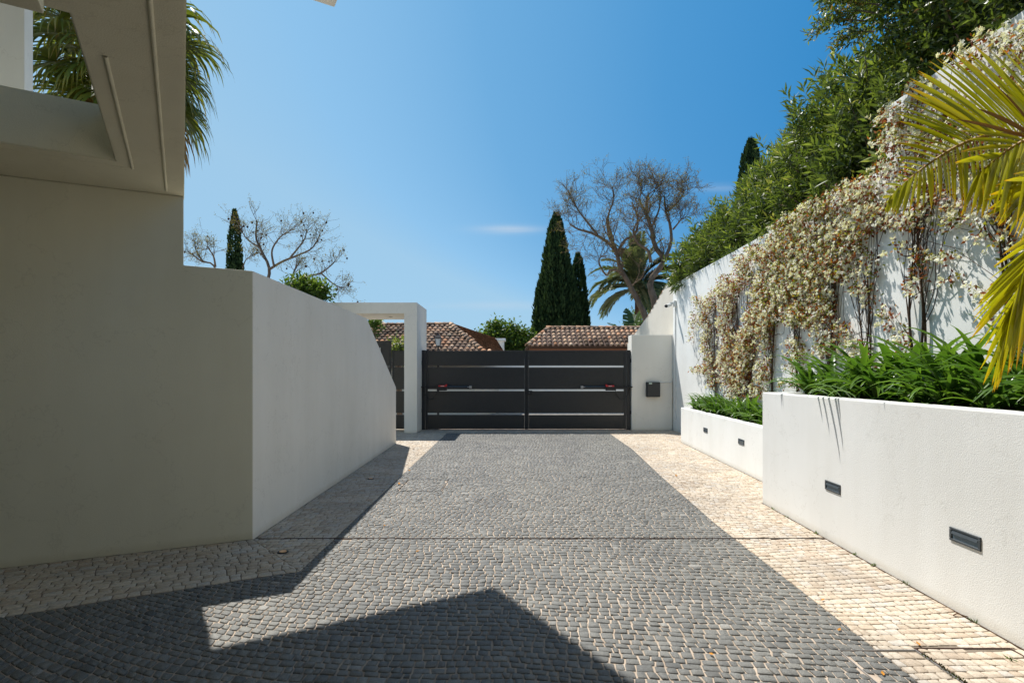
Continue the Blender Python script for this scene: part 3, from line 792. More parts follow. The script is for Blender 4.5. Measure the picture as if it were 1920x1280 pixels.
# ------------------------------------------------------------------ retaining wall on the right
WX = 4.27
rw = wall_profile('retaining_wall', (WX, 0), (0, 1), (1, 0), [(-5, -0.06), (14.85, -0.06), (14.85, 3.85), (6.40, 3.85), (6.40, 4.53), (-5, 4.53)], 0.3, M['white'], None, 0.008)
tag(rw, 'tall white retaining wall with a stepped top, covered in flowering jasmine', 'wall')
nw = wall_profile('neighbour_wall', (4.30, 14.87), (0, 1), (1, 0), [(0, -0.06), (6, -0.06), (6, 2.6), (2.9, 3.32), (0.1, 4.17), (0, 4.17)], 0.3, M['cream_wall'], None, 0.01)
tag(nw, 'sloping cream boundary wall beyond the gate pillar with old tiles on top', 'wall')
# coping tiles on the neighbour wall
def cyl_tile(name, length, r0, r1, k=6, thick=0.012):
    """half barrel tile along +Y, convex up, lower (wide) end at y=0"""
    V = []; an = np.linspace(0, math.pi, k + 1)
    for (y, r) in ((0, r0), (length, r1)):
        for rr in (r, r - thick):
            for a in an: V.append((math.cos(a) * rr, y, math.sin(a) * rr))
    m = k + 1; Fs = []
    for i in range(k):
        Fs += [(i, i + 1, 2 * m + i + 1, 2 * m + i), (m + i, 3 * m + i, 3 * m + i + 1, m + i + 1), (i, m + i, m + i + 1, i + 1), (2 * m + i, 2 * m + i + 1, 3 * m + i + 1, 3 * m + i)]
    Fs += [(0, 2 * m, 3 * m, m), (k, m + k, 3 * m + k, 2 * m + k)]
    return mesh_np(name, V, [np.array(Fs)], M['tile'], smooth=False)
tile_me = cyl_tile('roof_tile', 0.42, 0.088, 0.070)
for i in range(9):
    s = 0.15 + i * 0.33; z = 4.15 - (s - 0.1) * (0.85 / 2.8)
    o = link('coping_tile', tile_me, nw); o.matrix_parent_inverse = Matrix.Identity(4)
    o.matrix_basis = Matrix.Translation((4.43, 14.87 + s, z)) @ Matrix.Rotation(math.atan2(-0.85, 2.8), 4, 'X') @ Matrix.Scale(1.7, 4, (1, 0, 0))

# security camera and its conduit, on the end of the retaining wall
sc = empty('security_camera', (4.2, 14.6, 3.2), 'small white security camera on a bracket high on the wall above the gate pillar', 'camera')
box('bracket', (4.11, 14.56, 3.30), (4.268, 14.62, 3.36), M['whiteplastic'], sc, 0.01)
box('junction_box', (4.20, 14.52, 3.24), (4.268, 14.66, 3.40), M['whiteplastic'], sc, 0.012)
a = Vector((4.13, 14.59, 3.285)); b = Vector((3.97, 14.42, 3.235))
V, Fq = tube_arrays([tuple(a), tuple(a.lerp(b, 0.5)), tuple(b)], 0.042, 0.045, 12)
mi = mesh_np('camera_body', V, [Fq], M['whiteplastic'], smooth=True); link('camera_body', mi, sc)
bm = bmesh.new(); bmesh.ops.create_uvsphere(bm, u_segments=14, v_segments=8, radius=0.043); me = bpy.data.meshes.new('camera_lens'); bm.to_mesh(me); bm.free(); me.materials.append(M['black'])
link('camera_lens', me, sc, tuple(b))
V, Fq = tube_arrays([[4.255, 14.59, 0.3], [4.255, 14.59, 1.8], [4.255, 14.59, 3.24]], 0.011, 0.011, 8)
tag(link('conduit', mesh_np('conduit', V, [Fq], M['whiteplastic'], smooth=True)), 'straight white conduit running down the wall corner from the security camera', 'conduit')

# ------------------------------------------------------------------ planters
def planter(name, lb, y0, y1, Xf, ztop, rim, endthick, mat, near_open=False):
    """front wall + end wall as one L-shaped mesh, soil as a part"""
    f0, f1 = Xf(y0), Xf(y1)
    pts = [(f0, y0), (f1, y1), (WX - 0.002, y1), (WX - 0.002, y1 - endthick), (Xf(y1 - endthick) + rim, y1 - endthick), (f0 + rim, y0)]
    o = prism(name, pts[::-1], -0.06, ztop, mat, None, 0.012, 2); tag(o, lb, 'planter')
    soil = prism('soil', [(f0 + rim + .002, y0), (Xf(y1 - endthick) + rim + .002, y1 - endthick - .002), (WX - .004, y1 - endthick - .002), (WX - .004, y0)], 0.0, ztop - 0.07, M['soil'], o)
    return o
hp = planter('high_planter', 'tall white rendered planter nearest the camera with two step lights', -1.0, YH, XH, 1.283, 0.15, 0.16, M['white_rough'])
lp = planter('low_planter', 'low white rendered planter further back near the gate pillar', YH + 0.003, YL, XL, 0.755, 0.13, 0.14, M['white'])
def step_light(X, y, z, lb):
    dx = (X(y + .1) - X(y - .1)) / .2; ang = math.atan(dx)
    g = empty('step_light', (X(y), y, z), lb, 'step light', 'recessed lights along the planters')
    g.rotation_euler = (0, 0, -ang)
    def bb(n, y0, y1, z0, z1, x0, x1, mat, bv=0.002):
        o = box(n, (x0, y0, z0), (x1, y1, z1), mat, None, bv); o.parent = g; return o
    w, h = 0.125, 0.042
    fr = bb('frame', -w, w, h - 0.013, h, -0.008, 0.01, M['dkframe'])
    bb('frame', -w, w, -h, -h + 0.013, -0.008, 0.01, M['dkframe'])
    bb('frame', -w, -w + 0.02, -h + 0.014, h - 0.014, -0.008, 0.01, M['dkframe']); bb('frame', w - 0.02, w, -h + 0.014, h - 0.014, -0.008, 0.01, M['dkframe'])
    bb('lens', -w + 0.021, w - 0.021, -h + 0.014, h - 0.014, -0.0015, 0.006, M['lens'], 0)
    # sloping hood over the lens
    me = bpy.data.meshes.new('hood'); W_ = w - 0.0215
    me.from_pydata([(-0.002, -W_, h - 0.0145), (-0.002, W_, h - 0.0145), (-0.012, W_, 0.004), (-0.012, -W_, 0.004), (-0.002, -W_, 0.009), (-0.002, W_, 0.009)], [], [(0, 3, 2, 1), (3, 4, 5, 2), (0, 4, 3), (1, 2, 5), (0, 1, 5, 4)])
    me.materials.append(M['dkframe']); o = link('hood', me); o.parent = g
step_light(XH, 3.464, 0.48, 'nearest step light, recessed in the tall planter at lower right')
step_light(XH, 4.985, 0.49, 'second step light, recessed in the tall planter under the overhanging leaves')
step_light(XL, 8.59, 0.452, 'step light in the low planter closest to the tall planter')
step_light(XL, 10.45, 0.445, 'step light in the low planter closest to the gate pillar')

# ground spots in the left verge
for (px, py, lb) in ((530.5, 1035, 'round ground spot with amber lens near the corner of the shaded house wall'), (695, 897.5, 'small amber ground spot further along the white garden wall')):
    Yg = 1575 / (py - 700); Xg = (px - 960) / F * Yg
    g = empty('ground_spot', (Xg, Yg, 0.0), lb, 'ground light', 'round ground spots in the cream verge')
    for nme, r, zz, m in (('rim', 0.046, 0.006, M['black']), ('amber_lens', 0.030, 0.010, M['amber'])):
        bm = bmesh.new(); bmesh.ops.create_cone(bm, cap_ends=True, segments=20, radius1=r, radius2=r * 0.94, depth=0.008)
        me = bpy.data.meshes.new(nme); bm.to_mesh(me); bm.free(); me.materials.append(m); o = link(nme, me); o.parent = g; o.location = (0, 0, zz - 0.002)

# ------------------------------------------------------------------ houses behind the gate
def tiled_plane(parent, O0, along, up, ncol, nrow_fn, pitchw, rowlen, rng_seed=3, pan=True):
    """barrel tiles: O0 eave corner, along = unit along the eave, up = 3D unit up the slope"""
    a = Vector(along).normalized(); u = Vector(up).normalized(); n = a.cross(u).normalized()
    if n.z < 0: n = -n
    rs = random.Random(rng_seed)
    for c in range(ncol):
        r0, r1 = nrow_fn(c)
        for r in range(r0, r1):
            o = link('roof_tile', tile_me); o.parent = parent; o.matrix_parent_inverse = world_mat(parent).inverted()
            p = Vector(O0) + a * (c + 0.5) * pitchw + u * (r * rowlen) + n * (0.02 + rs.uniform(-0.008, 0.008))
            uu = (u + n * -0.05 + a * rs.uniform(-0.03, 0.03)).normalized(); aa = uu.cross(n).normalized(); nn = aa.cross(uu)
            mt = Matrix((aa, uu, nn)).transposed().to_4x4(); mt.translation = p
            o.matrix_basis = mt
# right outbuilding
ob = empty('outbuilding', (4, 25, 0), 'low outbuilding with weathered hipped barrel tile roof right of centre behind the gate', 'building')
EY, RY = 23.0, 24.7; EZ, RZ = 2.59, 3.46; EX0, EX1, RX0, RX1 = 0.62, 7.0, 1.60, 5.75
box('wall', (0.95, 23.35, -0.06), (6.7, 27, 2.42), M['cream_wall'], ob)
box('fascia', (0.72, 23.12, 2.40), (6.9, 23.3, 2.54), M['brownwood'], ob)
def polyobj(name, pts, mat, parent, thick=0.05):
    bm = bmesh.new(); v = [bm.verts.new(p) for p in pts]; f = bm.faces.new(v); f.normal_update()
    if f.normal.z < 0: f.normal_flip()
    r = bmesh.ops.extrude_face_region(bm, geom=[f]); vs = [e for e in r['geom'] if isinstance(e, bmesh.types.BMVert)]
    nrm = f.normal.copy(); bmesh.ops.translate(bm, verts=vs, vec=-nrm * thick); bmesh.ops.recalc_face_normals(bm, faces=bm.faces)
    me = bpy.data.meshes.new(name); bm.to_mesh(me); bm.free(); me.materials.append(mat); return link(name, me, parent)
polyobj('roof_bed', [(EX0, EY, EZ), (EX1, EY, EZ), (RX1, RY, RZ), (RX0, RY, RZ)], M['rust'], ob)
polyobj('roof_bed', [(EX0, EY, EZ - .001), (RX0, RY, RZ - .001), (EX0, 2 * RY - EY, EZ)], M['rust'], ob)
polyobj('roof_bed', [(EX1, EY, EZ - .001), (EX1, 2 * RY - EY, EZ), (RX1, RY, RZ - .001)], M['rust'], ob)
polyobj('roof_bed', [(EX0, 2 * RY - EY, EZ), (RX0, RY, RZ - .002), (RX1, RY, RZ - .002), (EX1, 2 * RY - EY, EZ)], M['rust'], ob)
slen = math.hypot(RY - EY, RZ - EZ); pw = 0.214; rl = 0.335; nc = int((EX1 - EX0) / pw)
def rows_r(c):
    x = (c + 0.5) * pw; full = slen
    l = min(full, full * x / (RX0 - EX0), full * ((EX1 - EX0) - x) / (EX1 - RX1)); return 0, max(1, int(round(l / rl)))
tiled_plane(ob, (EX0, EY - 0.05, EZ + 0.0), (1, 0, 0), (0, RY - EY, RZ - EZ), nc, rows_r, pw, rl)
def ridge_line(parent, a, b, step=0.33, r=1.25):
    a, b = Vector(a), Vector(b); L = (b - a).length; u = (b - a).normalized(); k = int(L / step)
    aa = u.cross(Vector((0, 0, 1))).normalized(); nn = aa.cross(u)
    for i in range(k):
        o = link('ridge_tile', tile_me); o.parent = parent; o.matrix_parent_inverse = world_mat(parent).inverted()
        mt = Matrix((aa * r, u, nn * r)).transposed().to_4x4(); mt.translation = a + u * (i * step) + Vector((0, 0, 0.04)); o.matrix_basis = mt
ridge_line(ob, (RX0 - 0.1, RY, RZ), (RX1 + 0.1, RY, RZ)); ridge_line(ob, (EX0, EY, EZ), (RX0, RY, RZ)); ridge_line(ob, (EX1, EY, EZ), (RX1, RY, RZ))

# left villa
vi = empty('villa', (-4, 24, 0), 'villa with long brown barrel tile roof and side wing behind the left gate leaf', 'building')
g2 = Vector((0.131, 0.991, 0)).normalized(); al = Vector((0.991, -0.131, 0)); tn = 0.375
P0 = Vector((-2.99, 20, 2.357))
Rr = Vector((-2.51, 22.9, 3.46)); Hh = Vector((-1.06, 19.6, 2.30))
upv = (g2 + Vector((0, 0, tn))).normalized()
E0 = Hh - upv * 0.6; E0 = Vector((Hh.x + al.x * 0.4, Hh.y + al.y * 0.4, Hh.z)) - upv * 0.8       # eave corner at right
Ls = 13.6; tw = 0.205
sl = (Rr - E0).dot(upv)
left = E0 - al * 7.2
topL = Rr - al * (7.2 + (Rr - E0).dot(al))
polyobj('roof_bed', [tuple(left - Vector((0, 0, .03))), tuple(E0 - Vector((0, 0, .03))), tuple(Rr - Vector((0, 0, .03))), tuple(topL - Vector((0, 0, .03)))], M['rust'], vi)
hx = (E0 - Rr).dot(al)   # horizontal run of the hip
def rows_l(c):
    x = 7.2 - (c + 0.5) * tw; l = sl if x > hx else sl * x / hx
    return 1, max(2, int(l / 0.335) + 1)
ncl = int(7.2 / tw)
tiled_plane(vi, left, al, upv, ncl, rows_l, tw, 0.335, 5)
ridge_line(vi, topL, Rr + al * 0.1); ridge_line(vi, E0, Rr, r=1.4)
# side plane of small red tiles with its ridge falling to the right
Fp = at(928, 638, 28.0); Gp = Vector((-0.35, 23.2, 2.25))
polyobj('side_roof_bed', [tuple(Rr), tuple(E0), tuple(Gp), tuple(Fp)], M['tile2'], vi)
acc = Acc()
for i in range(30):
    for j in range(16):
        s = (i + 0.5) / 30; t = (j + 0.5) / 16
        p = (1 - s) * ((1 - t) * np.array(E0) + t * np.array(Rr)) + s * ((1 - t) * np.array(Gp) + t * np.array(Fp))
        d = (np.array(Rr) - np.array(E0)) * (1 - s) + (np.array(Fp) - np.array(Gp)) * s; d = d / np.linalg.norm(d)
        V, Fq = tube_arrays([p - d * 0.12 + (0, 0, 0.09), p + (0, 0, .06), p + d * 0.12 + (0, 0, 0.03)], 0.075, 0.05, 6); acc.add(V, Fq, rng.random())
o = acc.obj('side_roof_tiles', M['tile2'], vi); o['kind'] = 'stuff'
ridge_line(vi, Fp, Rr, 0.33, 1.0)
prism('wall', [tuple(left.xy + Vector((0.4, 0.5))), tuple(E0.xy + Vector((-0.5, 0.5))), (-0.3, 22.8), (-1.2, 27.5), (-8.0, 27.5)], -0.06, 2.0 - 0.35, M['cream_wall'], vi)
c0 = at(936, 645, 27.8)
prism('chimney', [(c0.x - 0.15, 27.6), (c0.x + 0.25, 27.6), (c0.x + 0.25, 28.0), (c0.x - 0.15, 28.0)], 1.0, 1.5 + 60 / F * 27.8, M['white'], vi, 0.02)
prism('chimney_cap', [(c0.x - 0.35, 27.5), (c0.x + 0.33, 27.5), (c0.x + 0.33, 28.1), (c0.x - 0.35, 28.1)], 1.502 + 60 / F * 27.8, 1.5 + 65 / F * 27.8, M['white'], vi, 0.04)
gA = at(703, 612, 25.0)
wall_profile('gable', (gA.x - 0.3, 25.0), (1, 0), (0, 1), [(0, 1.0), (0.75, 1.0), (0.75, 3.75), (0.35, 4.02), (0, 4.02)], 0.5, M['cream_wall'], vi)

sw = box('street_wall', (-14, 22.0, -0.06), (9, 22.25, 2.05), M['white'], None, 0.02); tag(sw, 'low cream wall across the street, glimpsed through the slots of the gate', 'wall')
# street lantern
Lp = at(821.5, 640, 17.0)
ln = empty('street_lantern', (Lp.x, 17.0, 0), 'black street lantern with pale glass standing in front of the villa roof', 'lantern')
V, Fq = tube_arrays([[Lp.x, 17, -0.06], [Lp.x, 17, 1.5], [Lp.x, 17, Lp.z - 0.12]], 0.035, 0.025, 10); link('pole', mesh_np('pole', V, [Fq], M['black'], smooth=True), ln)
def frustum(name, z0, z1, r0, r1, mat, k=4, rotz=math.pi / 4):
    bm = bmesh.new(); bmesh.ops.create_cone(bm, cap_ends=True, segments=k, radius1=r0, radius2=r1, depth=z1 - z0)
    bmesh.ops.rotate(bm, verts=bm.verts, matrix=Matrix.Rotation(rotz, 3, 'Z')); me = bpy.data.meshes.new(name); bm.to_mesh(me); bm.free(); me.materials.append(mat)
    return link(name, me, ln, (Lp.x, 17.0, (z0 + z1) / 2))
zz = Lp.z
frustum('glass', zz - 0.13, zz + 0.085, 0.075, 0.125, M['lampglass']); frustum('collar', zz - 0.16, zz - 0.132, 0.07, 0.08, M['black'])
frustum('rim', zz + 0.087, zz + 0.105, 0.15, 0.15, M['black']); frustum('hood', zz + 0.106, zz + 0.19, 0.145, 0.06, M['black']); frustum('finial', zz + 0.191, zz + 0.25, 0.05, 0.01, M['black'])
for k in range(4):
    an = math.pi / 4 + k * math.pi / 2
    V, Fq = tube_arrays([[Lp.x + math.cos(an) * 0.078, 17 + math.sin(an) * 0.078, zz - 0.13], [Lp.x + math.cos(an) * 0.103, 17 + math.sin(an) * 0.103, zz - 0.02], [Lp.x + math.cos(an) * 0.128, 17 + math.sin(an) * 0.128, zz + 0.085]], 0.008, 0.008, 4)
    link('glazing_bar', mesh_np('glazing_bar', V, [Fq], M['black']), ln)

# ================================================================== vegetation
def tree_root(name, loc, label, cat='tree', group=None): return empty(name, loc, label, cat, group)

# ---- jasmine on the retaining wall --------------------------------------------------
# covering described by strokes over the wall face: (points, radius, density), read off in photo coordinates and carried onto the wall
STROKES = [
 ([(1402, 486), (1400, 505), (1408, 520)], 12, .9), ([(1366, 522), (1362, 540), (1345, 558), (1335, 580)], 10, .8),
 ([(1330, 586), (1332, 640), (1338, 690), (1345, 722)], 9, .75), ([(1398, 520), (1375, 550), (1368, 600), (1378, 650), (1366, 690), (1380, 722)], 14, .85),
 ([(1430, 475), (1470, 478), (1452, 510), (1440, 545), (1425, 600), (1408, 640), (1400, 690), (1396, 725)], 19, .95),
 ([(1474, 462), (1520, 452), (1558, 440), (1545, 495), (1500, 525), (1462, 560), (1436, 605)], 29, 1.0),
 ([(1490, 500), (1545, 535), (1535, 590), (1505, 590)], 28, 1.0), ([(1560, 550), (1562, 610), (1556, 655)], 18, .85),
 ([(1445, 600), (1446, 660), (1438, 712)], 12, .8), ([(1500, 640), (1502, 690)], 16, .6),
 ([(1580, 505), (1592, 470), (1620, 430), (1650, 395)], 27, .95), ([(1480, 432), (1510, 402), (1560, 388), (1600, 372), (1645, 350)], 24, 1.0),
 ([(1548, 375), (1600, 335), (1640, 300), (1662, 245), (1692, 212)], 19, .9), ([(1600, 415), (1700, 400), (1790, 405)], 34, .70),
 ([(1680, 330), (1760, 375), (1850, 385), (1915, 370)], 45, .6), ([(1690, 250), (1760, 270), (1840, 310)], 42, .9),
 ([(1745, 180), (1800, 215), (1890, 265)], 42, .85), ([(1820, 95), (1880, 100), (1930, 160)], 42, .72),
 ([(1612, 470), (1640, 500), (1622, 535)], 22, .6), ([(1700, 468), (1740, 485), (1732, 540)], 24, .42), ([(1585, 620), (1602, 660)], 18, .6),
 ([(1655, 560), (1680, 600), (1700, 645)], 25, .22), ([(1780, 485), (1850, 440)], 18, .32), ([(1830, 545), (1870, 560)], 18, .3), ([(1800, 520), (1770, 530)], 12, .25),
 ([(1312, 556), (1305, 600), (1300, 640)], 3.5, .45), ([(1314, 558), (1325, 582)], 4, .8), ([(1310, 692), (1340, 695)], 7, .7), ([(1478, 722), (1502, 716)], 10, .5),
 ([(1380, 735), (1440, 735)], 14, .7), ([(1640, 680), (1620, 650)], 16, .5), ([(1880, 600), (1900, 650)], 22, .35), ([(1900, 450), (1900, 560)], 22, .4),
 ([(1930, 300), (2000, 420), (1990, 560)], 60, .6), ([(1960, 100), (2060, 200)], 70, .9)]
def mask_many(px, py):
    best = np.zeros(len(px))
    for pts, r, d in STROKES:
        P = np.array(pts, float)
        for a, b in zip(P[:-1], P[1:]):
            ab = b - a; t = np.clip(((px - a[0]) * ab[0] + (py - a[1]) * ab[1]) / (ab @ ab), 0, 1)
            dist = np.hypot(px - (a[0] + ab[0] * t), py - (a[1] + ab[1] * t))
            v = d * np.clip((r * 1.04 - dist) / (r * 0.35), 0, 1)
            best = np.maximum(best, v)
    return best
def wall_pt(px, py): Y = 1050 * WX / (px - 960); return Y, 1.5 - (py - 700) * Y / 1050
def lump(Y, Z, s, seed):
    return np.sin(Y * s * 1.7 + seed) * np.sin(Z * s * 2.1 + seed * 1.3) + 0.6 * np.sin(Y * s * 3.9 + Z * s * 2.7 + seed * 2) * np.sin(Z * s * 4.4 - Y * s * 1.2)
def sample_wall(n, y0, y1):
    Y = rng.uniform(y0, y1, n); Z = rng.uniform(0.7, 5.2, n)
    # clustered texture of the growth
    px = 960 + 1050 * WX / Y; py = 700 - (Z - 1.5) * 1050 / Y
    k = mask_many(px, py)
    lum = lump(Y, Z, 5.0, 1.0)
    ok = (k > 0.02) & (rng.random(n) < k * np.clip(0.55 + 0.55 * lum + 1.1 * np.clip(k - 0.72, 0, 0.3), 0.05, 1.0)) & (Z < np.where(Y < 6.4, 4.53, 3.85) + 0.05)
    return Y[ok], Z[ok], k[ok]
bases = [1345, 1386, 1405, 1452, 1500, 1562, 1628, 1728, 1897]
vlab = ['first jasmine vine from the gate pillar, with thin trailing tendrils', 'slender jasmine vine with a narrow pointed top, second from the gate pillar',
        'reddish jasmine vine above the left half of the low planter', 'densely flowering jasmine vine above the right end of the low planter',
        'jasmine vine rising just behind the corner of the tall planter', 'jasmine vine with yellow green leaves low down at the left end of the tall planter',
        'jasmine vine with forked bare stem rising behind the strap leaves', 'jasmine vine with tall double bare trunk in the middle of the open white wall',
        'jasmine vine with thick bare trunk at the right edge behind the palm fronds']
bY = [wall_pt(b, 700)[0] for b in bases]
edges = [15.0] + [(bY[i] + bY[i + 1]) / 2 for i in range(len(bY) - 1)] + [3.2]
for i, (b, lb) in enumerate(zip(bases, vlab)):
    y1, y0 = edges[i], edges[i + 1]; yb = bY[i]
    soilz = 0.68 if yb > YH else 1.2
    vine = empty('jasmine_vine', (WX - 0.05, yb, soilz), lb, 'climbing plant', 'jasmine vines on the retaining wall')
    A = y1 - y0
    Y, Z, k = sample_wall(int(A * 4.5 * 3700), y0, y1)
    # leaves
    acc = Acc(); n = len(Y)
    if n:
        off = 0.02 + np.abs(rng.normal(0, 0.07, n)) * (0.35 + k)
        C = np.stack([WX - off, Y, Z], 1)
        D = unit(rng.normal(size=(n, 3)) * (0.5, 0.8, 0.8) + (-0.45, 0, -0.1))
        red = 0.30 + 0.25 * np.sin(Y * 1.3) + 0.2 * np.clip((2.6 - Z) / 1.2, -0.3, 1)
        tone = np.where(rng.random(n) < np.clip(0.42 + 0.35 * red, 0, 0.85), rng.uniform(0, 0.46, n), rng.uniform(0.48, 1.0, n))
        add_leaves(acc, C, D, rng.uniform(0.035, 0.062, n), rng.uniform(0.019, 0.030, n), tone)
        o = acc.obj('foliage', M['vineleaf'], vine); o['kind'] = 'stuff'
    # blossom: five-petalled pinwheels in clusters
    Yc, Zc, kc = sample_wall(int(A * 4.5 * 400), y0, y1)
    m = 9; acc = Acc()
    if len(Yc):
        Yf = np.repeat(Yc, m) + rng.normal(0, 0.019, len(Yc) * m); Zf = np.repeat(Zc, m) + rng.normal(0, 0.019, len(Yc) * m)
        kf = np.repeat(kc, m); keep = rng.random(len(Yf)) < 0.62
        Yf, Zf, kf = Yf[keep], Zf[keep], kf[keep]; n = len(Yf)
        C = np.stack([WX - 0.075 - np.repeat(np.abs(rng.normal(0, 0.055, len(Yc))), m)[keep] * (0.4 + kf) - rng.uniform(0, 0.03, n), Yf, Zf], 1)
        N = unit(rng.normal(size=(n, 3)) * 0.6 + (-0.8, 0, 0.35))
        a = unit(np.cross(N, rng.normal(size=(n, 3)))); bb = np.cross(N, a); tone = rng.random(n) ** 2
        for p in range(5):
            an = p * 2 * math.pi / 5; D = a * math.cos(an) + bb * math.sin(an)
            V, Fa = leaf_arrays(C, D + N * 0.15, rng.uniform(0.016, 0.023, n), 0.014, mid=0.62, roll=N)
            acc.add(V, Fa, np.repeat(tone, 4))
        o = acc.obj('blossom', M['petal'], vine); o['kind'] = 'stuff'
    # trunk and twigs
    top = 3.4 if i > 5 else 2.9
    if i == 6: top = 2.5
    ns = 3 if i >= 6 else 2
    acc = Acc(); twigs = Acc()
    trunks = []
    for sx in range(ns):
        ph = rng.uniform(0, 6); zz_ = np.linspace(soilz - 0.05, top + rng.uniform(-0.3, 0.3), 16)
        P = np.stack([np.full(16, WX - 0.03 - 0.012 * sx), yb + 0.03 * np.sin(zz_ * 4 + ph) + (sx - 1) * 0.025 + 0.05 * np.sin(zz_ * 1.1 + ph), zz_], 1)
        V, Fq = tube_arrays(P, 0.016 if i >= 6 else 0.010, 0.006, 6); acc.add(V, Fq); trunks.append(P)
    o = acc.obj('stem', M['vinebark'], vine, True)
    Yt, Zt, _ = sample_wall(1500, y0 - 0.1, y1 + 0.1)
    for q in range(min(len(Yt), 46)):
        P0_ = trunks[q % ns][rng.integers(2, 15)]
        if abs(Zt[q] - P0_[2]) > 1.6: continue
        mid = (np.array([WX - 0.05, Yt[q], Zt[q]]) + P0_) / 2 + rng.normal(size=3) * (0.01, 0.10, 0.10)
        P = smooth_path([P0_, (P0_ * 2 + mid) / 3 + rng.normal(size=3) * (0.005, 0.04, 0.05), mid, (WX - 0.045, Yt[q], Zt[q])], 9)
        P[:, 0] = np.clip(P[:, 0], WX - 0.14, WX - 0.012)
        V, Fq = tube_arrays(P, 0.0055, 0.0022, 4); twigs.add(V, Fq)
    if twigs.n: o = twigs.obj('twigs', M['vinebark'], vine, True); o['kind'] = 'stuff'

# ---- strap leaved plants in the planters -------------------------------------------
def strap_mesh(L, W, lean, droop, twist, seed):
    r = random.Random(seed); n = 9; V = []; T = []
    x, z, a = 0.0, 0.0, math.radians(90 - lean); off_ = r.uniform(-0.2, 0.3)
    for i in range(n):
        t = i / (n - 1)
        w = W * (0.55 + 0.6 * math.sin(math.pi * min(1, 0.15 + t * 0.75))) * (1 - t ** 5) + 0.0008
        cx, cz = x, z; side = math.sin(twist * t) * w / 2; nx, nz = -math.sin(a), math.cos(a)
        c = 0.22 * w
        V += [(cx + nx * c, w / 2, cz + nz * c + side), (cx, 0, cz), (cx + nx * c, -w / 2, cz + nz * c - side)]
        tt = r.uniform(0.3, 0.6) if False else 0.25 + 0.45 * t
        T += [tt + off_, tt * 0.7 + off_, tt + off_]
        x += math.cos(a) * L / (n - 1); z += math.sin(a) * L / (n - 1); a -= math.radians(droop) / (n - 1) * (0.5 + t)
    Fs = []
    for i in range(n - 1):
        b = i * 3; Fs += [(b, b + 1, b + 4, b + 3), (b + 1, b + 2, b + 5, b + 4)]
    return mesh_np('leaf', V, [np.array(Fs)], M['aga'], np.array(T), smooth=True)
STR = []
for i in range(22):
    STR.append(strap_mesh(random.uniform(0.55, 0.84), random.uniform(0.040, 0.058), [12, 24, 36, 46, 56, 66][i % 6] + random.uniform(-5, 5), random.uniform(75, 140), random.uniform(-0.5, 0.5), i))
DRY = leafmat('withered_strap_leaf', [(0, (0.30, 0.20, 0.06)), (1, (0.42, 0.30, 0.12))], 0.8, 0.1, 0.2, 1.1)
for i in range(3):
    m_ = strap_mesh(random.uniform(0.4, 0.55), 0.022, 62, 105, 0.8, 500 + i); m_.materials[0] = DRY; STR.append(m_)
CO = {}
for m_ in STR:
    c_ = np.zeros(len(m_.vertices) * 3); m_.vertices.foreach_get('co', c_); CO[m_.name] = c_.reshape(-1, 3)
def clump(x, y, z, nleaf, scale, lb, grp, tall=False):
    g = empty('strap_leaf_clump', (x, y, z), lb, 'plant', grp)
    for i in range(nleaf):
        me = STR[random.choice([0, 1, 6, 7, 12, 13, 18, 19, 2, 8])] if (tall and i < nleaf // 2) else random.choice(STR)
        o = link('leaf', me); o.parent = g
        X_, top_ = (XH, 1.283) if z > 1 else (XL, 0.755)
        for _try in range(14):
            s = scale * random.uniform(0.72, 1.12) * (1 - 0.02 * _try)
            rz = random.uniform(0, 2 * math.pi) if random.random() < 0.5 else math.pi + random.uniform(-1.2, 1.2)
            co = CO[me.name]; wx = x + co[:, 0] * s * math.cos(rz); wy = y + co[:, 0] * s * math.sin(rz); wz = z + co[:, 2] * s
            bad = (wx > WX - 0.02).any() or ((wx < X_(y) + 0.17) & (wz < top_ + 0.03)).any() or (wx.min() < X_(y) - 0.03) or (z < 1 and (wy < YH + 0.03).any()) or (z > 1 and ((wy > YH - 0.17) & (wz < top_ + .02)).any())
            if not bad: break
            me = random.choice(STR)
        if bad: bpy.data.objects.remove(o); continue
        o.data = me
        o.rotation_euler = (random.uniform(-.04, .04), random.uniform(-.04, .04), rz)
        o.location = (random.uniform(-.05, .05), random.uniform(-.05, .05), 0); o.scale = (s, s * random.uniform(0.85, 1.2), s)
    return g
rowname = {0: 'front row', 1: 'back row'}
k = 0
ordn = ['first', 'second', 'third', 'fourth', 'fifth', 'sixth', 'seventh', 'eighth', 'ninth', 'tenth', 'eleventh']
for j in range(9):
    for rI, xo in enumerate((0.40, 0.74, 1.08)):
        y = 6.15 - j * 0.40 + random.uniform(-.1, .1)
        if y < 2.9: continue
        x = XH(y) + xo + random.uniform(-.05, .05)
        clump(x, y, 1.20, 34 if rI < 2 else 24, (0.92, 1.12, 1.22)[rI], f"{ordn[j]} strap leaved clump from the far end of the tall planter, {['front', 'middle', 'back'][rI]} row", 'strap leaved plants in the tall planter', rI > 0)
for j in range(11):
    for rI, xo in enumerate((0.27, 0.50)):
        y = 12.0 - j * 0.5 + random.uniform(-.08, .08); x = XL(y) + xo * (1.0 if y > 8 else 1.1)
        clump(x, y, 0.68, 30, 0.84, f"{ordn[j]} strap leaved clump from the gate end of the low planter, {['front', 'back'][rI]} row", 'strap leaved plants in the low planter', rI > 0)
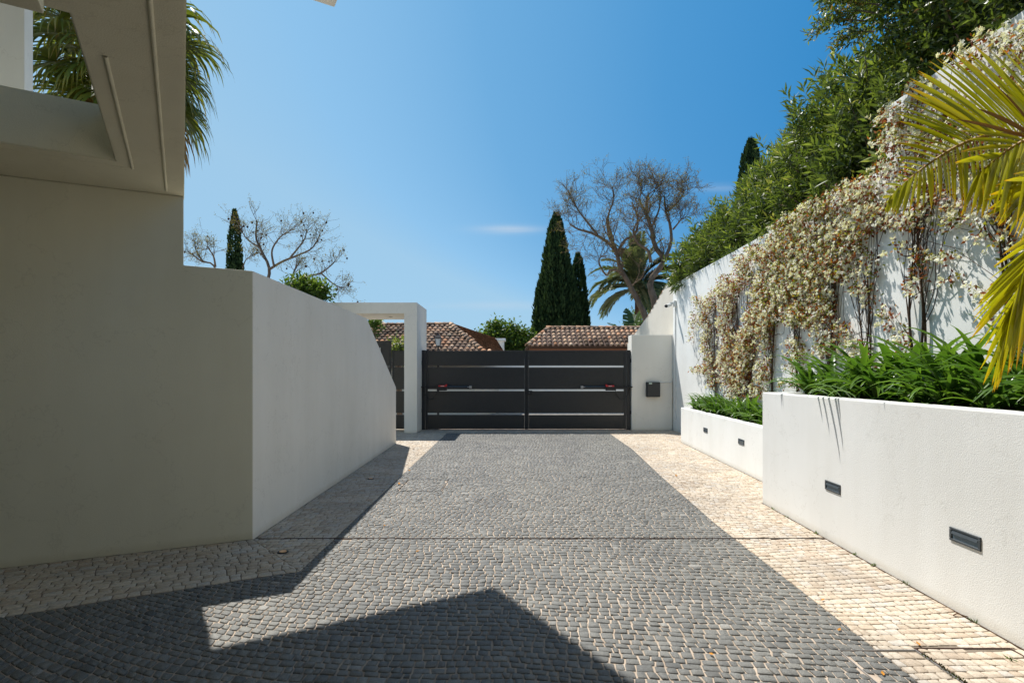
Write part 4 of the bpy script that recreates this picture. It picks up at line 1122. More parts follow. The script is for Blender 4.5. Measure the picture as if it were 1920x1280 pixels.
# the few long leaves that hang over the front of the tall planter
g = empty('strap_leaf_clump', (XH(5.05) + 0.15, 5.05, 1.22), 'small clump whose long leaves hang over the front of the tall planter', 'plant')
for i, (dy, L) in enumerate(((0.13, 0.72), (0.03, 0.98), (-0.12, 0.9), (0.22, 0.6), (-.2, 0.66))):
    me = strap_mesh(0.50 * L, 0.028, 30, 165, 0.2, 70 + i); o = link('leaf', me); o.parent = g; o.location = (0.0, dy, 0.02); o.rotation_euler = (0, 0, math.pi - 0.25 + dy)

# ---- oleander hedge behind the wall ------------------------------------------------
sheet('terrain', [(WX + 0.3, -6), (40, -6), (40, 14.8), (WX + 0.3, 14.8)], 3.55, M['soil'])
box('terrain', (4.6, 14.6, -0.06), (40, 14.8, 3.54), M['cream_wall'])['kind'] = 'structure'
def shoots(acc, tips, dirs, nl, L, W, spread, tone_base, length):
    """whorls of lance leaves along the last part of each shoot"""
    n = len(tips); t = np.linspace(0, 1, nl)
    C = tips[:, None, :] - dirs[:, None, :] * length * (1 - t)[None, :, None]
    an = rng.uniform(0, 6.28, n)[:, None] + np.arange(nl)[None, :] * 2.4
    a = unit(np.cross(dirs, (0.3, 0.2, 0.9))); b = np.cross(dirs, a)
    out = a[:, None, :] * np.cos(an)[..., None] + b[:, None, :] * np.sin(an)[..., None]
    sp = spread * (1 - 0.6 * t)[None, :, None]
    D = unit(dirs[:, None, :] * (1 - sp * 0.7) + out * sp + rng.normal(size=C.shape) * 0.10)
    C = C.reshape(-1, 3); D = D.reshape(-1, 3); m = len(C)
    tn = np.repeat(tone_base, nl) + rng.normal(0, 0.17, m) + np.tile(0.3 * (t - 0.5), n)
    add_leaves(acc, C, D, rng.uniform(0.7, 1.15, m) * L, rng.uniform(0.8, 1.2, m) * W, tn, droop=0.05)
def shrub(name, base, ells, nsh, lb, L=0.13, W=0.022, cat='shrub', grp=None, mat='oleander', nl=14, flowers=0, spread=1.0, slen=0.22, limbs=9):
    g = tree_root(name, base, lb, cat, grp)
    acc = Acc(); br = Acc(); per = int(nsh / len(ells)); allt = []
    for (c, r) in ells:
        c = np.array(c, float); r = np.array(r, float)
        d = unit(rng.normal(size=(per, 3)))
        lumps = 1 + 0.22 * np.sin(d[:, 0] * 5 + c[0]) * np.sin(d[:, 1] * 6 + c[1]) + 0.14 * np.sin(d[:, 2] * 9 + d[:, 0] * 7)
        rad = lumps * np.where(rng.random(per) < 0.72, rng.uniform(0.78, 1.06, per), rng.uniform(0.35, 0.8, per))
        T = c + d * r * rad[:, None]
        dr = unit(d * 0.9 + (0, 0, 0.75) + rng.normal(size=(per, 3)) * 0.28)
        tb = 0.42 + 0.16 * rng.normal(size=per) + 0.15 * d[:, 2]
        shoots(acc, T, dr, nl, L, W, spread, tb, slen); allt.append(T)
    T = np.concatenate(allt)
    for q in range(limbs * 3):
        tip = T[rng.integers(len(T))]; b0 = np.array(base) + rng.normal(size=3) * (0.1, 0.1, 0)
        mid = (b0 + tip) / 2 + rng.normal(size=3) * 0.12
        V, Fq = tube_arrays(smooth_path([b0, mid, tip], 8), 0.02, 0.005, 5); br.add(V, Fq)
    br.obj('branches', M['bark'], g, True)
    o = acc.obj('foliage', M[mat], g); o['kind'] = 'stuff'
    if flowers:
        fa = Acc(); idx = rng.integers(0, len(T), flowers); C = np.repeat(T[idx], 7, 0) + rng.normal(size=(flowers * 7, 3)) * 0.04
        add_leaves(fa, C, rng.normal(size=C.shape) + (-.3, -.3, 0), 0.035, 0.03, rng.random(len(C))); o = fa.obj('blossom', M['pink'], g); o['kind'] = 'stuff'
    return g
HZ = 3.6
hedge = [ # y, x, top z, half width along y
 (14.1, 5.0, 5.15, 0.85, 1, 'oleander shrub with a few pink flowers above the gate pillar end of the wall'),
 (12.7, 5.1, 5.40, 0.95, 0, 'oleander shrub second from the far end of the wall top'),
 (11.2, 5.2, 5.75, 1.0, 0, 'oleander shrub below the tip of the far dark cypress'),
 (9.8, 5.2, 5.9, 1.0, 0, 'oleander shrub in the middle of the hedge on the wall'),
 (8.5, 5.15, 6.25, 0.85, 0, 'tallest oleander shrub with upright shoots against the sky'),
 (7.4, 5.15, 5.9, 0.8, 0, 'oleander shrub behind the step in the wall top'),
 (6.3, 5.3, 5.8, 0.9, 0, 'oleander shrub nearest the palm fronds on the wall top')]
for y, x, zt_, hw, fl, lb in hedge:
    h = zt_ - HZ; x -= 0.14
    ells = [((x - 0.28, y, HZ + h * 0.42), (0.62, hw * 0.95, h * 0.42)), ((x + 0.3, y + 0.2, HZ + h * 0.52), (0.75, hw, h * 0.48)), ((x - 0.05, y - 0.3, HZ + h * 0.66), (0.5, hw * 0.7, h * 0.34)), ((x - 0.2, y + 0.4, HZ + h * 0.28), (0.62, hw * 0.8, h * 0.30))]
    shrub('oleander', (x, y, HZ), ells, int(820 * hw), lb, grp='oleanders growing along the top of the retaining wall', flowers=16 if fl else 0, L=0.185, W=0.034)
# small tree with fine leaves at the top right
tr = [((5.3, 6.6, 6.7), (0.9, 1.2, 1.0)), ((4.7, 6.4, 6.1), (0.7, 0.9, 0.75)), ((5.6, 5.2, 6.6), (0.9, 1.1, 1.1)), ((4.9, 5.5, 7.0), (0.9, 1.0, 1.0)), ((5.9, 4.2, 6.6), (1.0, 1.0, 1.3)), ((4.6, 7.1, 6.9), (0.7, 0.7, 0.6)), ((5.2, 4.6, 5.6), (0.6, 0.8, 0.7)), ((4.35, 6.3, 6.6), (0.6, 0.6, 0.5)), ((4.62, 5.7, 5.2), (0.5, 0.9, 0.6)), ((4.5, 4.6, 5.1), (0.45, 0.8, 0.65)), ((4.7, 5.2, 5.9), (0.6, 0.8, 0.6))]
g = shrub('fine_leaved_tree', (5.6, 5.6, HZ), tr, 5000, 'dense fine leaved tree reaching over the wall at the top right corner', L=0.10, W=0.030, cat='tree', mat='olive', nl=11, spread=1.1, slen=0.2, limbs=16)
acc = Acc(); tw = Acc()
for pts in ([(1640, 25), (1590, 20), (1560, 38), (1525, 62), (1500, 58)], [(1650, 10), (1600, 5), (1550, 8), (1530, 20)], [(1640, 60), (1600, 60), (1575, 78), (1553, 80)], [(1620, 40), (1560, 35), (1530, 45)], [(1630, 5), (1575, -5), (1540, -10)]):
    P3 = smooth_path([at(px, py, 6.3 + 0.1 * i) for i, (px, py) in enumerate(pts)], 14)
    V, Fq = tube_arrays(P3, 0.010, 0.003, 5); tw.add(V, Fq)
    T = np.repeat(P3[2:11], 5, 0) + rng.normal(size=(45, 3)) * 0.05
    shoots(acc, T, unit(rng.normal(size=T.shape) + (-0.8, 0, 0.2)), 6, 0.075, 0.02, 1.0, rng.uniform(0.4, 0.85, len(T)), 0.08)
tw.obj('twigs', M['bark'], g, True)['kind'] = 'stuff'; o = acc.obj('foliage', M['olive'], g); o['kind'] = 'stuff'

# ---- cypresses ----------------------------------------------------------------------
def cypress(loc, lobes, n, lb, leafL=0.30):
    """lobes: (dx, dy, height, radius, zbase)"""
    g = tree_root('cypress', loc, lb, 'tree')
    X0 = np.array(loc)
    V, Fq = tube_arrays([X0 + (0, 0, -0.1), X0 + (0, 0, lobes[0][2] * 0.3), X0 + (0, 0, lobes[0][2] * 0.75)], 0.22, 0.06, 8)
    link('trunk', mesh_np('trunk', V, [Fq], M['bark'], smooth=True), g)
    tot = sum(l[2] * l[3] for l in lobes); acc = Acc()
    for (dx, dy, h, r, z0) in lobes:
        m = int(n * h * r / tot)
        t = rng.random(m) ** 1.15
        prof = np.interp(t, [0, 0.08, 0.3, 0.6, 0.85, 0.95, 1.0], [0.82, 1.0, 0.98, 0.80, 0.50, 0.29, 0.05])
        an = rng.uniform(0, 2 * math.pi, m)
        flute = 1 + 0.10 * np.sin(an * 7 + 2.2 * np.sin(t * 7 + dx)) + 0.07 * np.sin(an * 13 + t * 23) + 0.06 * np.sin(t * 55 + an * 3)
        rad = r * prof * flute * np.where(rng.random(m) < 0.8, rng.uniform(0.86, 1.03, m), rng.uniform(0.5, 0.9, m))
        C = X0 + np.stack([dx + rad * np.cos(an), dy + rad * np.sin(an), z0 + t * h], 1)
        out = np.stack([np.cos(an), np.sin(an), np.zeros(m)], 1)
        D = unit(out * 0.32 + (0, 0, 1) + rng.normal(size=(m, 3)) * 0.16)
        tone = 0.45 + 0.9 * (flute - 1) * 2 + rng.normal(0, 0.16, m)
        add_leaves(acc, C, D, rng.uniform(0.6, 1.2, m) * leafL, rng.uniform(0.06, 0.13, m), tone, mid=0.4)
    o = acc.obj('crown', M['cypress'], g); o['kind'] = 'stuff'
cx = at(1043, 700, 31.0).x
cypress((cx, 31, 0), [(0.0, 0, 10.0, 1.0, 0.25), (0.48, 0.2, 8.1, 0.75, 0.25), (-0.85, 0.1, 6.3, 0.58, 0.25), (0.1, -0.35, 8.8, 0.85, 0.25), (-0.35, 0.2, 8.2, 0.8, 0.25), (0.75, -0.2, 6.6, 0.7, 0.25)], 42000, 'broad dark cypress with several spires rising behind the outbuilding roof', 0.26)
cx = at(1084, 700, 33.5).x
cypress((cx, 33.5, 0), [(0, 0, 8.3, 0.72, 0.25), (0.15, 0.2, 6.0, 0.75, 0.25)], 12000, 'narrower dark cypress half hidden at the right side of the broad one', 0.26)
cx = at(440, 700, 26.0).x
cypress((cx, 26, 0), [(0, 0, 8.75, 0.48, 0.25), (0.1, 0, 6.9, 0.45, 0.25), (-0.08, 0, 6.6, 0.42, 0.25)], 11000, 'thin dark cypress standing alone beyond the house wall on the left', 0.18)
cx = at(1408, 700, 22.0).x
cypress((cx, 22, 3.0), [(0, 0, 7.6, 0.72, 0.0)], 9000, 'dark cypress tip showing above the oleander hedge', 0.2)

# ---- bare jacaranda trees ------------------------------------------------------------
def jac(name, loc, limbs, lb, twig_len, depth, tufts, pods, Yd, seed, nch=3):
    """limbs: list of (photo polyline, start radius) at about distance Yd; branches fork from them"""
    r = np.random.default_rng(seed); g = tree_root(name, loc, lb, 'tree')
    br = Acc(); tips = []
    def grow(p, d, L, rad, lev):
        n = 6; P = [p]; dd = d.copy()
        for i in range(n):
            dd = unit(dd + r.normal(size=3) * (0.22, 0.18, 0.20) + np.array([0, 0, 0.05])); P.append(P[-1] + dd * L / n)
        V, Fq = tube_arrays(P, max(rad, 0.005), max(rad * 0.5, 0.0035), 5 if rad > 0.02 else 3); br.add(V, Fq)
        if lev == 0: tips.append((P[-1], dd)); tips.append((P[3], dd)); return
        for q in range(3 if lev > 1 else nch):
            i = r.integers(2, n + 1); pd = unit(dd + r.normal(size=3) * (0.75, 0.6, 0.6) + np.array([0, 0, 0.12]))
            grow(np.array(P[i]), pd, L * r.uniform(0.55, 0.8), rad * 0.55, lev - 1)
        tips.append((P[-1], dd))
    for pts, rad0, zoff in limbs:
        P3 = smooth_path([at(px, py, Yd + zoff * (j / max(1, len(pts) - 1))) for j, (px, py) in enumerate(pts)], 18)
        V, Fq = tube_arrays(P3, rad0, rad0 * 0.35, 8); br.add(V, Fq)
        for j in range(8, 18):
            for q in range(1 if j % 2 else 2):
                tdir = unit(P3[min(j + 1, 17)] - P3[j - 1]); pd = unit(tdir + r.normal(size=3) * (0.8, 0.6, 0.7) + np.array([0, 0, 0.2]))
                grow(P3[j], pd, twig_len * r.uniform(0.6, 1.1), max(rad0 * 0.17, 0.009), depth)
    o = br.obj('limbs', M['bark'], g, True)
    acc = Acc(); T = np.array([t[0] for t in tips]); Dd = np.array([t[1] for t in tips])
    sel = r.random(len(T)) < tufts
    C = np.repeat(T[sel], 6, 0) + r.normal(size=(sel.sum() * 6, 3)) * 0.045
    add_leaves(acc, C, r.normal(size=C.shape) + np.array([0, 0, 0.3]), 0.055, 0.018, r.random(len(C)))
    o = acc.obj('foliage', M['tuft'], g); o['kind'] = 'stuff'
    if pods:
        pi = r.choice(len(T), pods, replace=False)
        bm = bmesh.new(); bmesh.ops.create_icosphere(bm, subdivisions=1, radius=0.036)
        bmesh.ops.scale(bm, vec=(1, 0.5, 1), verts=bm.verts)
        me = bpy.data.meshes.new('seed_pod'); bm.to_mesh(me); bm.free(); me.materials.append(M['pod'])
        for i in pi: o = link('seed_pod', me); o.location = T[i] + np.array([0, 0, -0.06]); o.parent = g; o.matrix_parent_inverse = world_mat(g).inverted(); o.scale = (random.uniform(.8, 1.3),) * 3
    return len(T)
b1 = at(1214, 640, 20.5)
jac('bare_tree', (b1.x, 20.5, 0), [
    ([(1214, 860), (1213, 640), (1210, 595), (1196, 565), (1178, 530), (1162, 500), (1156, 470), (1142, 440), (1138, 410)], 0.13, 0.5),
    ([(1158, 475), (1140, 455), (1112, 438), (1085, 430), (1068, 420)], 0.07, 0.2), ([(1157, 475), (1172, 450), (1190, 440), (1196, 410), (1185, 380)], 0.06, -0.6),
    ([(1150, 452), (1140, 410), (1150, 375), (1148, 350)], 0.05, 0.6), ([(1165, 508), (1145, 506), (1137, 516), (1124, 495), (1126, 482), (1138, 480)], 0.045, -0.3),
    ([(1120, 440), (1100, 415), (1085, 395), (1075, 378)], 0.045, 0.3)],
    'bare branching tree rising from behind the neighbour wall, nearer the cypresses', 0.84, 2, 0.30, 0, 20.5, 3, 5)
b2 = at(1232, 600, 19.5)
jac('bare_tree', (b2.x, 19.5, 0), [
    ([(1236, 860), (1232, 600), (1222, 550), (1220, 525), (1240, 498), (1245, 485), (1228, 462), (1222, 430), (1212, 400), (1214, 370)], 0.14, 0.4),
    ([(1244, 490), (1258, 455), (1256, 420), (1248, 395), (1246, 368)], 0.07, 0.4), ([(1220, 492), (1215, 470), (1195, 455), (1188, 430), (1205, 405)], 0.06, -0.5),
    ([(1252, 396), (1265, 385), (1276, 372), (1284, 356)], 0.04, 0.3), ([(1262, 430), (1272, 418), (1280, 408)], 0.035, -0.5), ([(1222, 425), (1235, 395), (1238, 370), (1236, 355)], 0.04, 0.3),
    ([(1212, 400), (1200, 375), (1205, 350)], 0.04, 0.3)],
    'bare branching tree with curved trunk standing right against the neighbour wall', 0.74, 2, 0.30, 0, 19.5, 4, 5)
b3 = at(505, 600, 20.0)
jac('bare_tree', (b3.x, 20.0, 0), [
    ([(500, 800), (500, 560), (505, 505), (490, 470), (480, 445), (482, 415)], 0.07, 0.4), ([(505, 505), (530, 490), (560, 478), (585, 465), (600, 440)], 0.048, 0.5),
    ([(514, 500), (510, 470), (525, 445), (548, 430)], 0.04, -0.4), ([(485, 462), (465, 450), (452, 432)], 0.03, 0.2), ([(545, 482), (570, 450), (575, 430)], 0.035, 0.2)],
    'bare tree with round brown seed pods, right of the thin cypress', 0.72, 1, 0.85, 28, 20.0, 5)
b4 = at(575, 600, 19.0)
jac('bare_tree', (b4.x, 19.0, 0), [
    ([(560, 800), (560, 560), (575, 520), (600, 513), (620, 498), (628, 490)], 0.045, 0.3), ([(603, 513), (625, 532), (642, 540)], 0.03, 0.2), ([(560, 540), (550, 515), (555, 500)], 0.035, 0.2)],
    'low spreading bare branches with hanging pods above the sloping garden wall', 0.55, 1, 0.85, 13, 19.0, 6)
b5 = at(405, 600, 21.0)
jac('bare_tree', (b5.x, 21.0, 0), [
    ([(410, 800), (408, 560), (402, 500), (378, 490), (362, 478), (352, 470)], 0.045, 0.3), ([(380, 490), (368, 470), (365, 452)], 0.035, 0.3), ([(404, 500), (400, 480), (388, 462)], 0.04, -0.4), ([(455, 503), (462, 486), (478, 478)], 0.025, 0.1)],
    'bare tree with few pods at the edge of the shaded house wall', 0.55, 1, 0.85, 10, 21.0, 8)

# ---- bushes and broad leaved trees behind --------------------------------------------
def blobtree(name, Yd, blobs, n, lb, leaf=(0.16, 0.08), mat='bush', cat='tree', trunk=True):
    """blobs: photo (px, py, r px)"""
    base = at(blobs[0][0], 700, Yd); g = tree_root(name, (base.x, Yd, 0), lb, cat); acc = Acc()
    wts = np.array([b[2] ** 2 for b in blobs], float); wts /= wts.sum()
    for (bx, by, r_), w in zip(blobs, wts):
        c = np.array(at(bx, by, Yd)); rr = r_ / F * Yd; m = max(16, int(n * w) // 8 * 8)
        d = unit(rng.normal(size=(m, 3))); lum = 1 + 0.2 * np.sin(d[:, 0] * 6 + bx) * np.sin(d[:, 2] * 5 + by)
        C = c + d * rr * (lum * rng.uniform(0.35, 1.05, m) ** 0.6)[:, None]
        # clump leaves into sprays
        C = np.repeat(C[: m // 8], 8, 0)
        C = C + rng.normal(size=C.shape) * leaf[0] * 0.8
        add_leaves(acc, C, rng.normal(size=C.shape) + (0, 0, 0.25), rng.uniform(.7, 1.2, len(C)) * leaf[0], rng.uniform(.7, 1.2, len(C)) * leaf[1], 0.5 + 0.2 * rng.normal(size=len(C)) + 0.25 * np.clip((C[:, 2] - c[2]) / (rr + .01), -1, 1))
    br = Acc()
    for (bx, by, r_) in blobs:
        c = np.array(at(bx, by, Yd)); b0 = np.array([base.x, Yd, -0.05])
        V, Fq = tube_arrays(smooth_path([b0, (b0 + c) / 2 + (0, 0, 0.3), c], 8), 0.10, 0.02, 6); br.add(V, Fq)
    br.obj('limbs', M['bark'], g, True); o = acc.obj('crown', M[mat], g); o['kind'] = 'stuff'
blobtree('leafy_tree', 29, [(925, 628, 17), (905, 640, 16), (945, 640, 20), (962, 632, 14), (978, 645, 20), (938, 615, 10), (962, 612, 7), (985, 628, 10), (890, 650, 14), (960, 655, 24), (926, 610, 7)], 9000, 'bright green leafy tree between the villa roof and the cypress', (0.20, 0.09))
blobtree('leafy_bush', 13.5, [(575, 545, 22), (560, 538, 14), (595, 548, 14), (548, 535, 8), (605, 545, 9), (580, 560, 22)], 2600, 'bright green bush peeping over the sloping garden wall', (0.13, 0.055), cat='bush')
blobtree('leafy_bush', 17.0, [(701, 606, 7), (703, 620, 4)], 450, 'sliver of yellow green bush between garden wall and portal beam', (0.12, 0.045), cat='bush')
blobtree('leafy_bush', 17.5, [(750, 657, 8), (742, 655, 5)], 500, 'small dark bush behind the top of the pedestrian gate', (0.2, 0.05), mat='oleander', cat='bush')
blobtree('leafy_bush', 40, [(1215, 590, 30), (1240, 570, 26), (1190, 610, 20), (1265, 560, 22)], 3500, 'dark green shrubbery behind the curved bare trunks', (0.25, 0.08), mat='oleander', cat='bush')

# ---- palms ---------------------------------------------------------------------------
def pinnate(L, droop, npair, lw, ll, seed, elev):
    """feather frond built in its own hanging attitude: starts along +X at elevation elev (deg)"""
    r = np.random.default_rng(seed); n = 14; a = math.radians(elev); P = [np.zeros(3)]
    for i in range(n):
        t = i / n; a -= math.radians(droop) / n * (0.4 + 1.2 * t); P.append(P[-1] + np.array([math.cos(a), 0, math.sin(a)]) * L / n)
    P = np.array(P); acc = Acc(); V, Fq = tube_arrays(P, 0.03 * L / 3, 0.006, 5); acc.add(V, Fq, 0.75)
    s = np.linspace(0.14, 1, npair); idx = s * n; i0 = np.minimum(idx.astype(int), n - 1); C = P[i0] + (P[i0 + 1] - P[i0]) * (idx - i0)[:, None]
    T = unit(P[i0 + 1] - P[i0])
    for sd in (-1, 1):
        up = np.cross(T, np.array([0, 1.0, 0])) * -1
        up = np.where(up[:, 2:3] < 0, -up, up)
        D = unit(T * (0.55 + 0.5 * s[:, None]) + np.array([0, sd, 0]) * 0.9 + up * 0.35 + r.normal(size=T.shape) * 0.08)
        Ln = ll * np.interp(s, [0.14, 0.35, 0.7, 1], [0.55, 1, 0.95, 0.45]) * r.uniform(0.9, 1.1, npair)
        V, Fa = leaf_arrays(C, D, Ln, lw, mid=0.4, droop=0.22, roll=up); acc.add(V, Fa, np.repeat(r.uniform(0.1, 0.9, npair), 4))
    return acc.mesh('frond', M['datepalm'])
dp = at(1196, 540, 34.0)
g = tree_root('date_palm', (dp.x, 34, 0), 'date palm with arching grey green fronds behind the bare trees', 'palm')
V, Fq = tube_arrays([[dp.x, 34, -0.1], [dp.x, 34, 3], [dp.x, 34, dp.z - 0.2]], 0.20, 0.18, 10); link('trunk', mesh_np('trunk', V, [Fq], M['palmbark'], smooth=True), g)
fm = [pinnate(3.1, d, 52, 0.075, 0.68, 20 + i, e) for i, (e, d) in enumerate(((82, 45), (68, 70), (52, 90), (34, 95), (15, 80), (-8, 60)))]
for i in range(60):
    o = link('frond', fm[(i * 5 + i // 6) % 6]); o.parent = g; o.location = (0, 0, dp.z); o.rotation_euler = (0, 0, i * 2.399 + random.uniform(-.2, .2)); s = random.uniform(0.85, 1.1); o.scale = (s, s, s)
# paddle leaved plant
bp = at(1182, 625, 23.0 + 4.5)
g = tree_root('paddle_leaf_plant', (bp.x, 27.5, 0), 'broad paddle leaved plant just above the outbuilding roof ridge', 'plant')
def paddle(L, W, elev, droop, seed):
    r = random.Random(seed); n = 12; a = math.radians(elev); p = np.zeros(3); acc = Acc(); spine = [p.copy()]
    for i in range(n): a -= math.radians(droop) / n; p = p + np.array([math.cos(a), 0, math.sin(a)]) * L / n; spine.append(p.copy())
    V, Fq = tube_arrays(spine, 0.03, 0.006, 6); acc.add(V, Fq, 0.9)
    for i in range(4, n):
        t = (i - 4) / (n - 4); t2 = (i - 3) / (n - 4)
        w = lambda t: W / 2 * math.sin(math.pi * min(1, 0.1 + t * 0.9)) ** 0.6 + 0.01
        for sd in (-1, 1):
            gap = r.uniform(0.0, 0.18); A, B = spine[i], spine[i] * gap + spine[i + 1] * (1 - gap)
            q = np.array([0, sd, 0.25]); tn = r.uniform(0.2, 0.8)
            acc.add([A, B, B + q * w(t2) + (0, 0, r.uniform(-.08, .02)), A + q * w(t) + (0, 0, r.uniform(-.08, .02))], np.array([[0, 1, 2, 3]]), tn)
    return acc.mesh('leaf', M['banana'])
pm = [paddle(1.9, 0.5, e, d, i) for i, (e, d) in enumerate(((85, 20), (70, 50), (55, 80), (40, 95), (75, 35)))]
for i, (azd, mi_, s) in enumerate(((100, 0, 1.15), (175, 2, 1.0), (200, 1, 1.0), (150, 3, 0.95), (20, 1, 1.05), (-10, 2, 0.9), (215, 3, 0.9), (-40, 0, 1.1), (260, 2, 0.8), (300, 4, 0.95), (60, 4, 1.2), (235, 1, 0.7))):
    o = link('leaf', pm[mi_]); o.parent = g; o.location = (random.uniform(-.2, .2), 0, 2.7); o.rotation_euler = (0, 0, R(azd)); o.scale = (s, s, s)
V, Fq = tube_arrays([[bp.x, 27.5, -0.1], [bp.x, 27.5, 1.5], [bp.x, 27.5, 3.0]], 0.12, 0.09, 8); link('trunk', mesh_np('trunk', V, [Fq], M['palmbark'], smooth=True), g)

# fan palm behind the house
FY = 11.0
fp = at(232, 66, FY)
g = tree_root('fan_palm', (fp.x, FY, 0), 'tall shaggy fan palm behind the house, seen through the slab opening and beside it', 'palm')
V, Fq = tube_arrays(smooth_path([(fp.x - 0.45, FY + 0.3, -0.1), (fp.x - 0.3, FY + 0.2, 3), (fp.x - 0.1, FY, fp.z - 0.1)], 10), 0.26, 0.20, 12); link('trunk', mesh_np('trunk', V, [Fq], M['palmbark'], smooth=True), g)
def fan(az_, el_, plen, blen, seed, dry):
    r = np.random.default_rng(seed); d = np.array([math.cos(el_) * math.cos(az_), math.cos(el_) * math.sin(az_), math.sin(el_)])
    acc = Acc(); P = [np.zeros(3)]; dd = d.copy()
    for i in range(6): dd = unit(dd + np.array([0, 0, -0.07])); P.append(P[-1] + dd * plen / 6)
    V, Fq = tube_arrays(P, 0.018, 0.012, 5); acc.add(V, Fq, 0.7)
    H = P[-1]; side = unit(np.cross(dd, (0, 0, 1.0)) if abs(dd[2]) < 0.97 else np.array([math.sin(az_), -math.cos(az_), 0])); nn = np.cross(side, dd)
    ns = 30
    for s in range(ns):
        a = (s / (ns - 1) - 0.5) * math.radians(250); D = dd * math.cos(a) + side * math.sin(a) + nn * (0.25 * abs(math.sin(a)) + 0.1); D = unit(D)
        L = blen * (0.72 + 0.35 * math.cos(a * 0.6)) * r.uniform(0.85, 1.1); p = H.copy(); m = 6; w0 = 0.075
        q = D.copy(); pts = [p.copy()]
        for i in range(m):
            t = (i + 1) / m; q = unit(q + np.array([0, 0, -1.0]) * (0.04 + 0.95 * t ** 2.3) * r.uniform(0.7, 1.3) * (1.0 if not dry else 1.3) + r.normal(size=3) * 0.03); pts.append(pts[-1] + q * L / m)
        pts = np.array(pts); sv = unit(np.cross(unit(np.gradient(pts, axis=0)), nn + r.normal(size=3) * 0.15)); ww = np.interp(np.linspace(0, 1, m + 1), [0, 0.4, 0.7, 1], [0.012, w0, w0 * 0.6, 0.003])[:, None]
        V = np.concatenate([pts - sv * ww / 2, pts + sv * ww / 2]); i = np.arange(m); Fq = np.stack([i, i + 1, i + m + 2, i + m + 1], 1)
        tb = r.uniform(0.15, 0.62); tone = np.concatenate([np.interp(np.linspace(0, 1, m + 1), [0, 0.6, 1], [tb, tb, min(1, tb + 0.45)])] * 2)
        acc.add(V, Fq, tone)
    return acc.mesh('frond', M['fandry'] if dry else M['fan'])
for i in range(50):
    az_ = i * 2.399; t = i / 49; el_ = math.radians(80 - 125 * t ** 0.9); dry = t > 0.95 or (t > 0.80 and i % 5 == 0)
    me = fan(az_ + random.uniform(-.15, .15), el_, random.uniform(0.75, 1.15), random.uniform(1.05, 1.3), 300 + i, dry)
    o = link('frond', me); o.parent = g; o.location = (0, 0, fp.z - 0.9 * t ** 1.5)

# foreground palm whose fronds reach in from the right
ap = empty('feather_palm', (3.75, 3.0, 1.2), 'yellow green feather palm whose fronds arch in from the right edge above the tall planter', 'palm')
for dx, dy in ((0, 0), (0.12, 0.1), (-0.08, 0.12)):
    V, Fq = tube_arrays(smooth_path([(3.75 + dx, 3.0 + dy, 1.15), (3.77 + dx, 3.02 + dy, 1.9), (3.72 + dx * 2, 3.05 + dy * 2, 2.6)], 8), 0.045, 0.03, 8); link('cane', mesh_np('cane', V, [Fq], M['rachis'], smooth=True), ap)
def leaflet(parent, B, T, w, arch, tone, mat='areca', dark_tip=True):
    B = np.array(B, float); T = np.array(T, float); L = np.linalg.norm(T - B); mid = (B + T) / 2 + np.array([0, 0, arch * L]); n = 7; t = np.linspace(0, 1, n + 1)[:, None]
    P = B * (1 - t) ** 2 + 2 * mid * t * (1 - t) + T * t ** 2; tg = unit(np.gradient(P, axis=0))
    view = unit(np.array([0.25, -1, 0.1]) + rng.normal(size=3) * 0.22); sd = unit(np.cross(tg, view)); nn = np.cross(sd, tg)
    ww = w * np.interp(t[:, 0], [0, 0.12, 0.45, 0.8, 1], [0.45, 0.85, 1, 0.7, 0.04])[:, None]
    V = np.concatenate([P - sd * ww / 2 + nn * ww * 0.22, P, P + sd * ww / 2 + nn * ww * 0.22]); i = np.arange(n); m = n + 1
    Fq = np.concatenate([np.stack([i, i + 1, i + m + 1, i + m], 1), np.stack([i + m, i + m + 1, i + 2 * m + 1, i + 2 * m], 1)])
    tn = np.interp(t[:, 0], [0, 0.75, 0.93, 1], [tone, tone + 0.05, tone + 0.3, 1.0 if dark_tip else tone])
    return link('leaflet', mesh_np('leaflet', V - B, [Fq], M[mat], np.clip(np.concatenate([tn, tn * 0.9, tn]), 0, 1), smooth=True), parent, tuple(B))
def frond(rachis, Y0, Y1, lower, upper, w=0.030, mat='areca'):
    """rachis in photo coordinates from base to tip; upper / lower: (base parameter, tip px, tip py, dY)"""
    n = len(rachis); P3 = smooth_path([at(px, py, Y0 + (Y1 - Y0) * i / (n - 1)) for i, (px, py) in enumerate(rachis)], 30)
    V, Fq = tube_arrays(P3, 0.016, 0.004, 8); fr = link('frond', mesh_np('frond', V, [Fq], M['rachis'], smooth=True), ap)
    for lst, arch in ((upper, 0.045), (lower, 0.10)):
        for (t, px, py, dY, *ex) in lst:
            x = t * 29; i = min(28, int(x)); B = P3[i] + (P3[i + 1] - P3[i]) * (x - i); Yb = B[1]
            mt = ex[0] if ex else mat
            leaflet(fr, B, at(px, py, Yb + dY), w * random.uniform(0.85, 1.15), arch * random.uniform(0.6, 1.3), random.uniform(0.15, 0.6), mt)
def lerp_tips(tips, n, t0, t1, dY):
    T = smooth_path([(a, b, 0) for a, b in tips], n)
    return [(t0 + (t1 - t0) * i / (n - 1), T[i][0] + random.uniform(-6, 6), T[i][1] + random.uniform(-5, 5), dY + random.uniform(-.1, .1)) for i in range(n)]
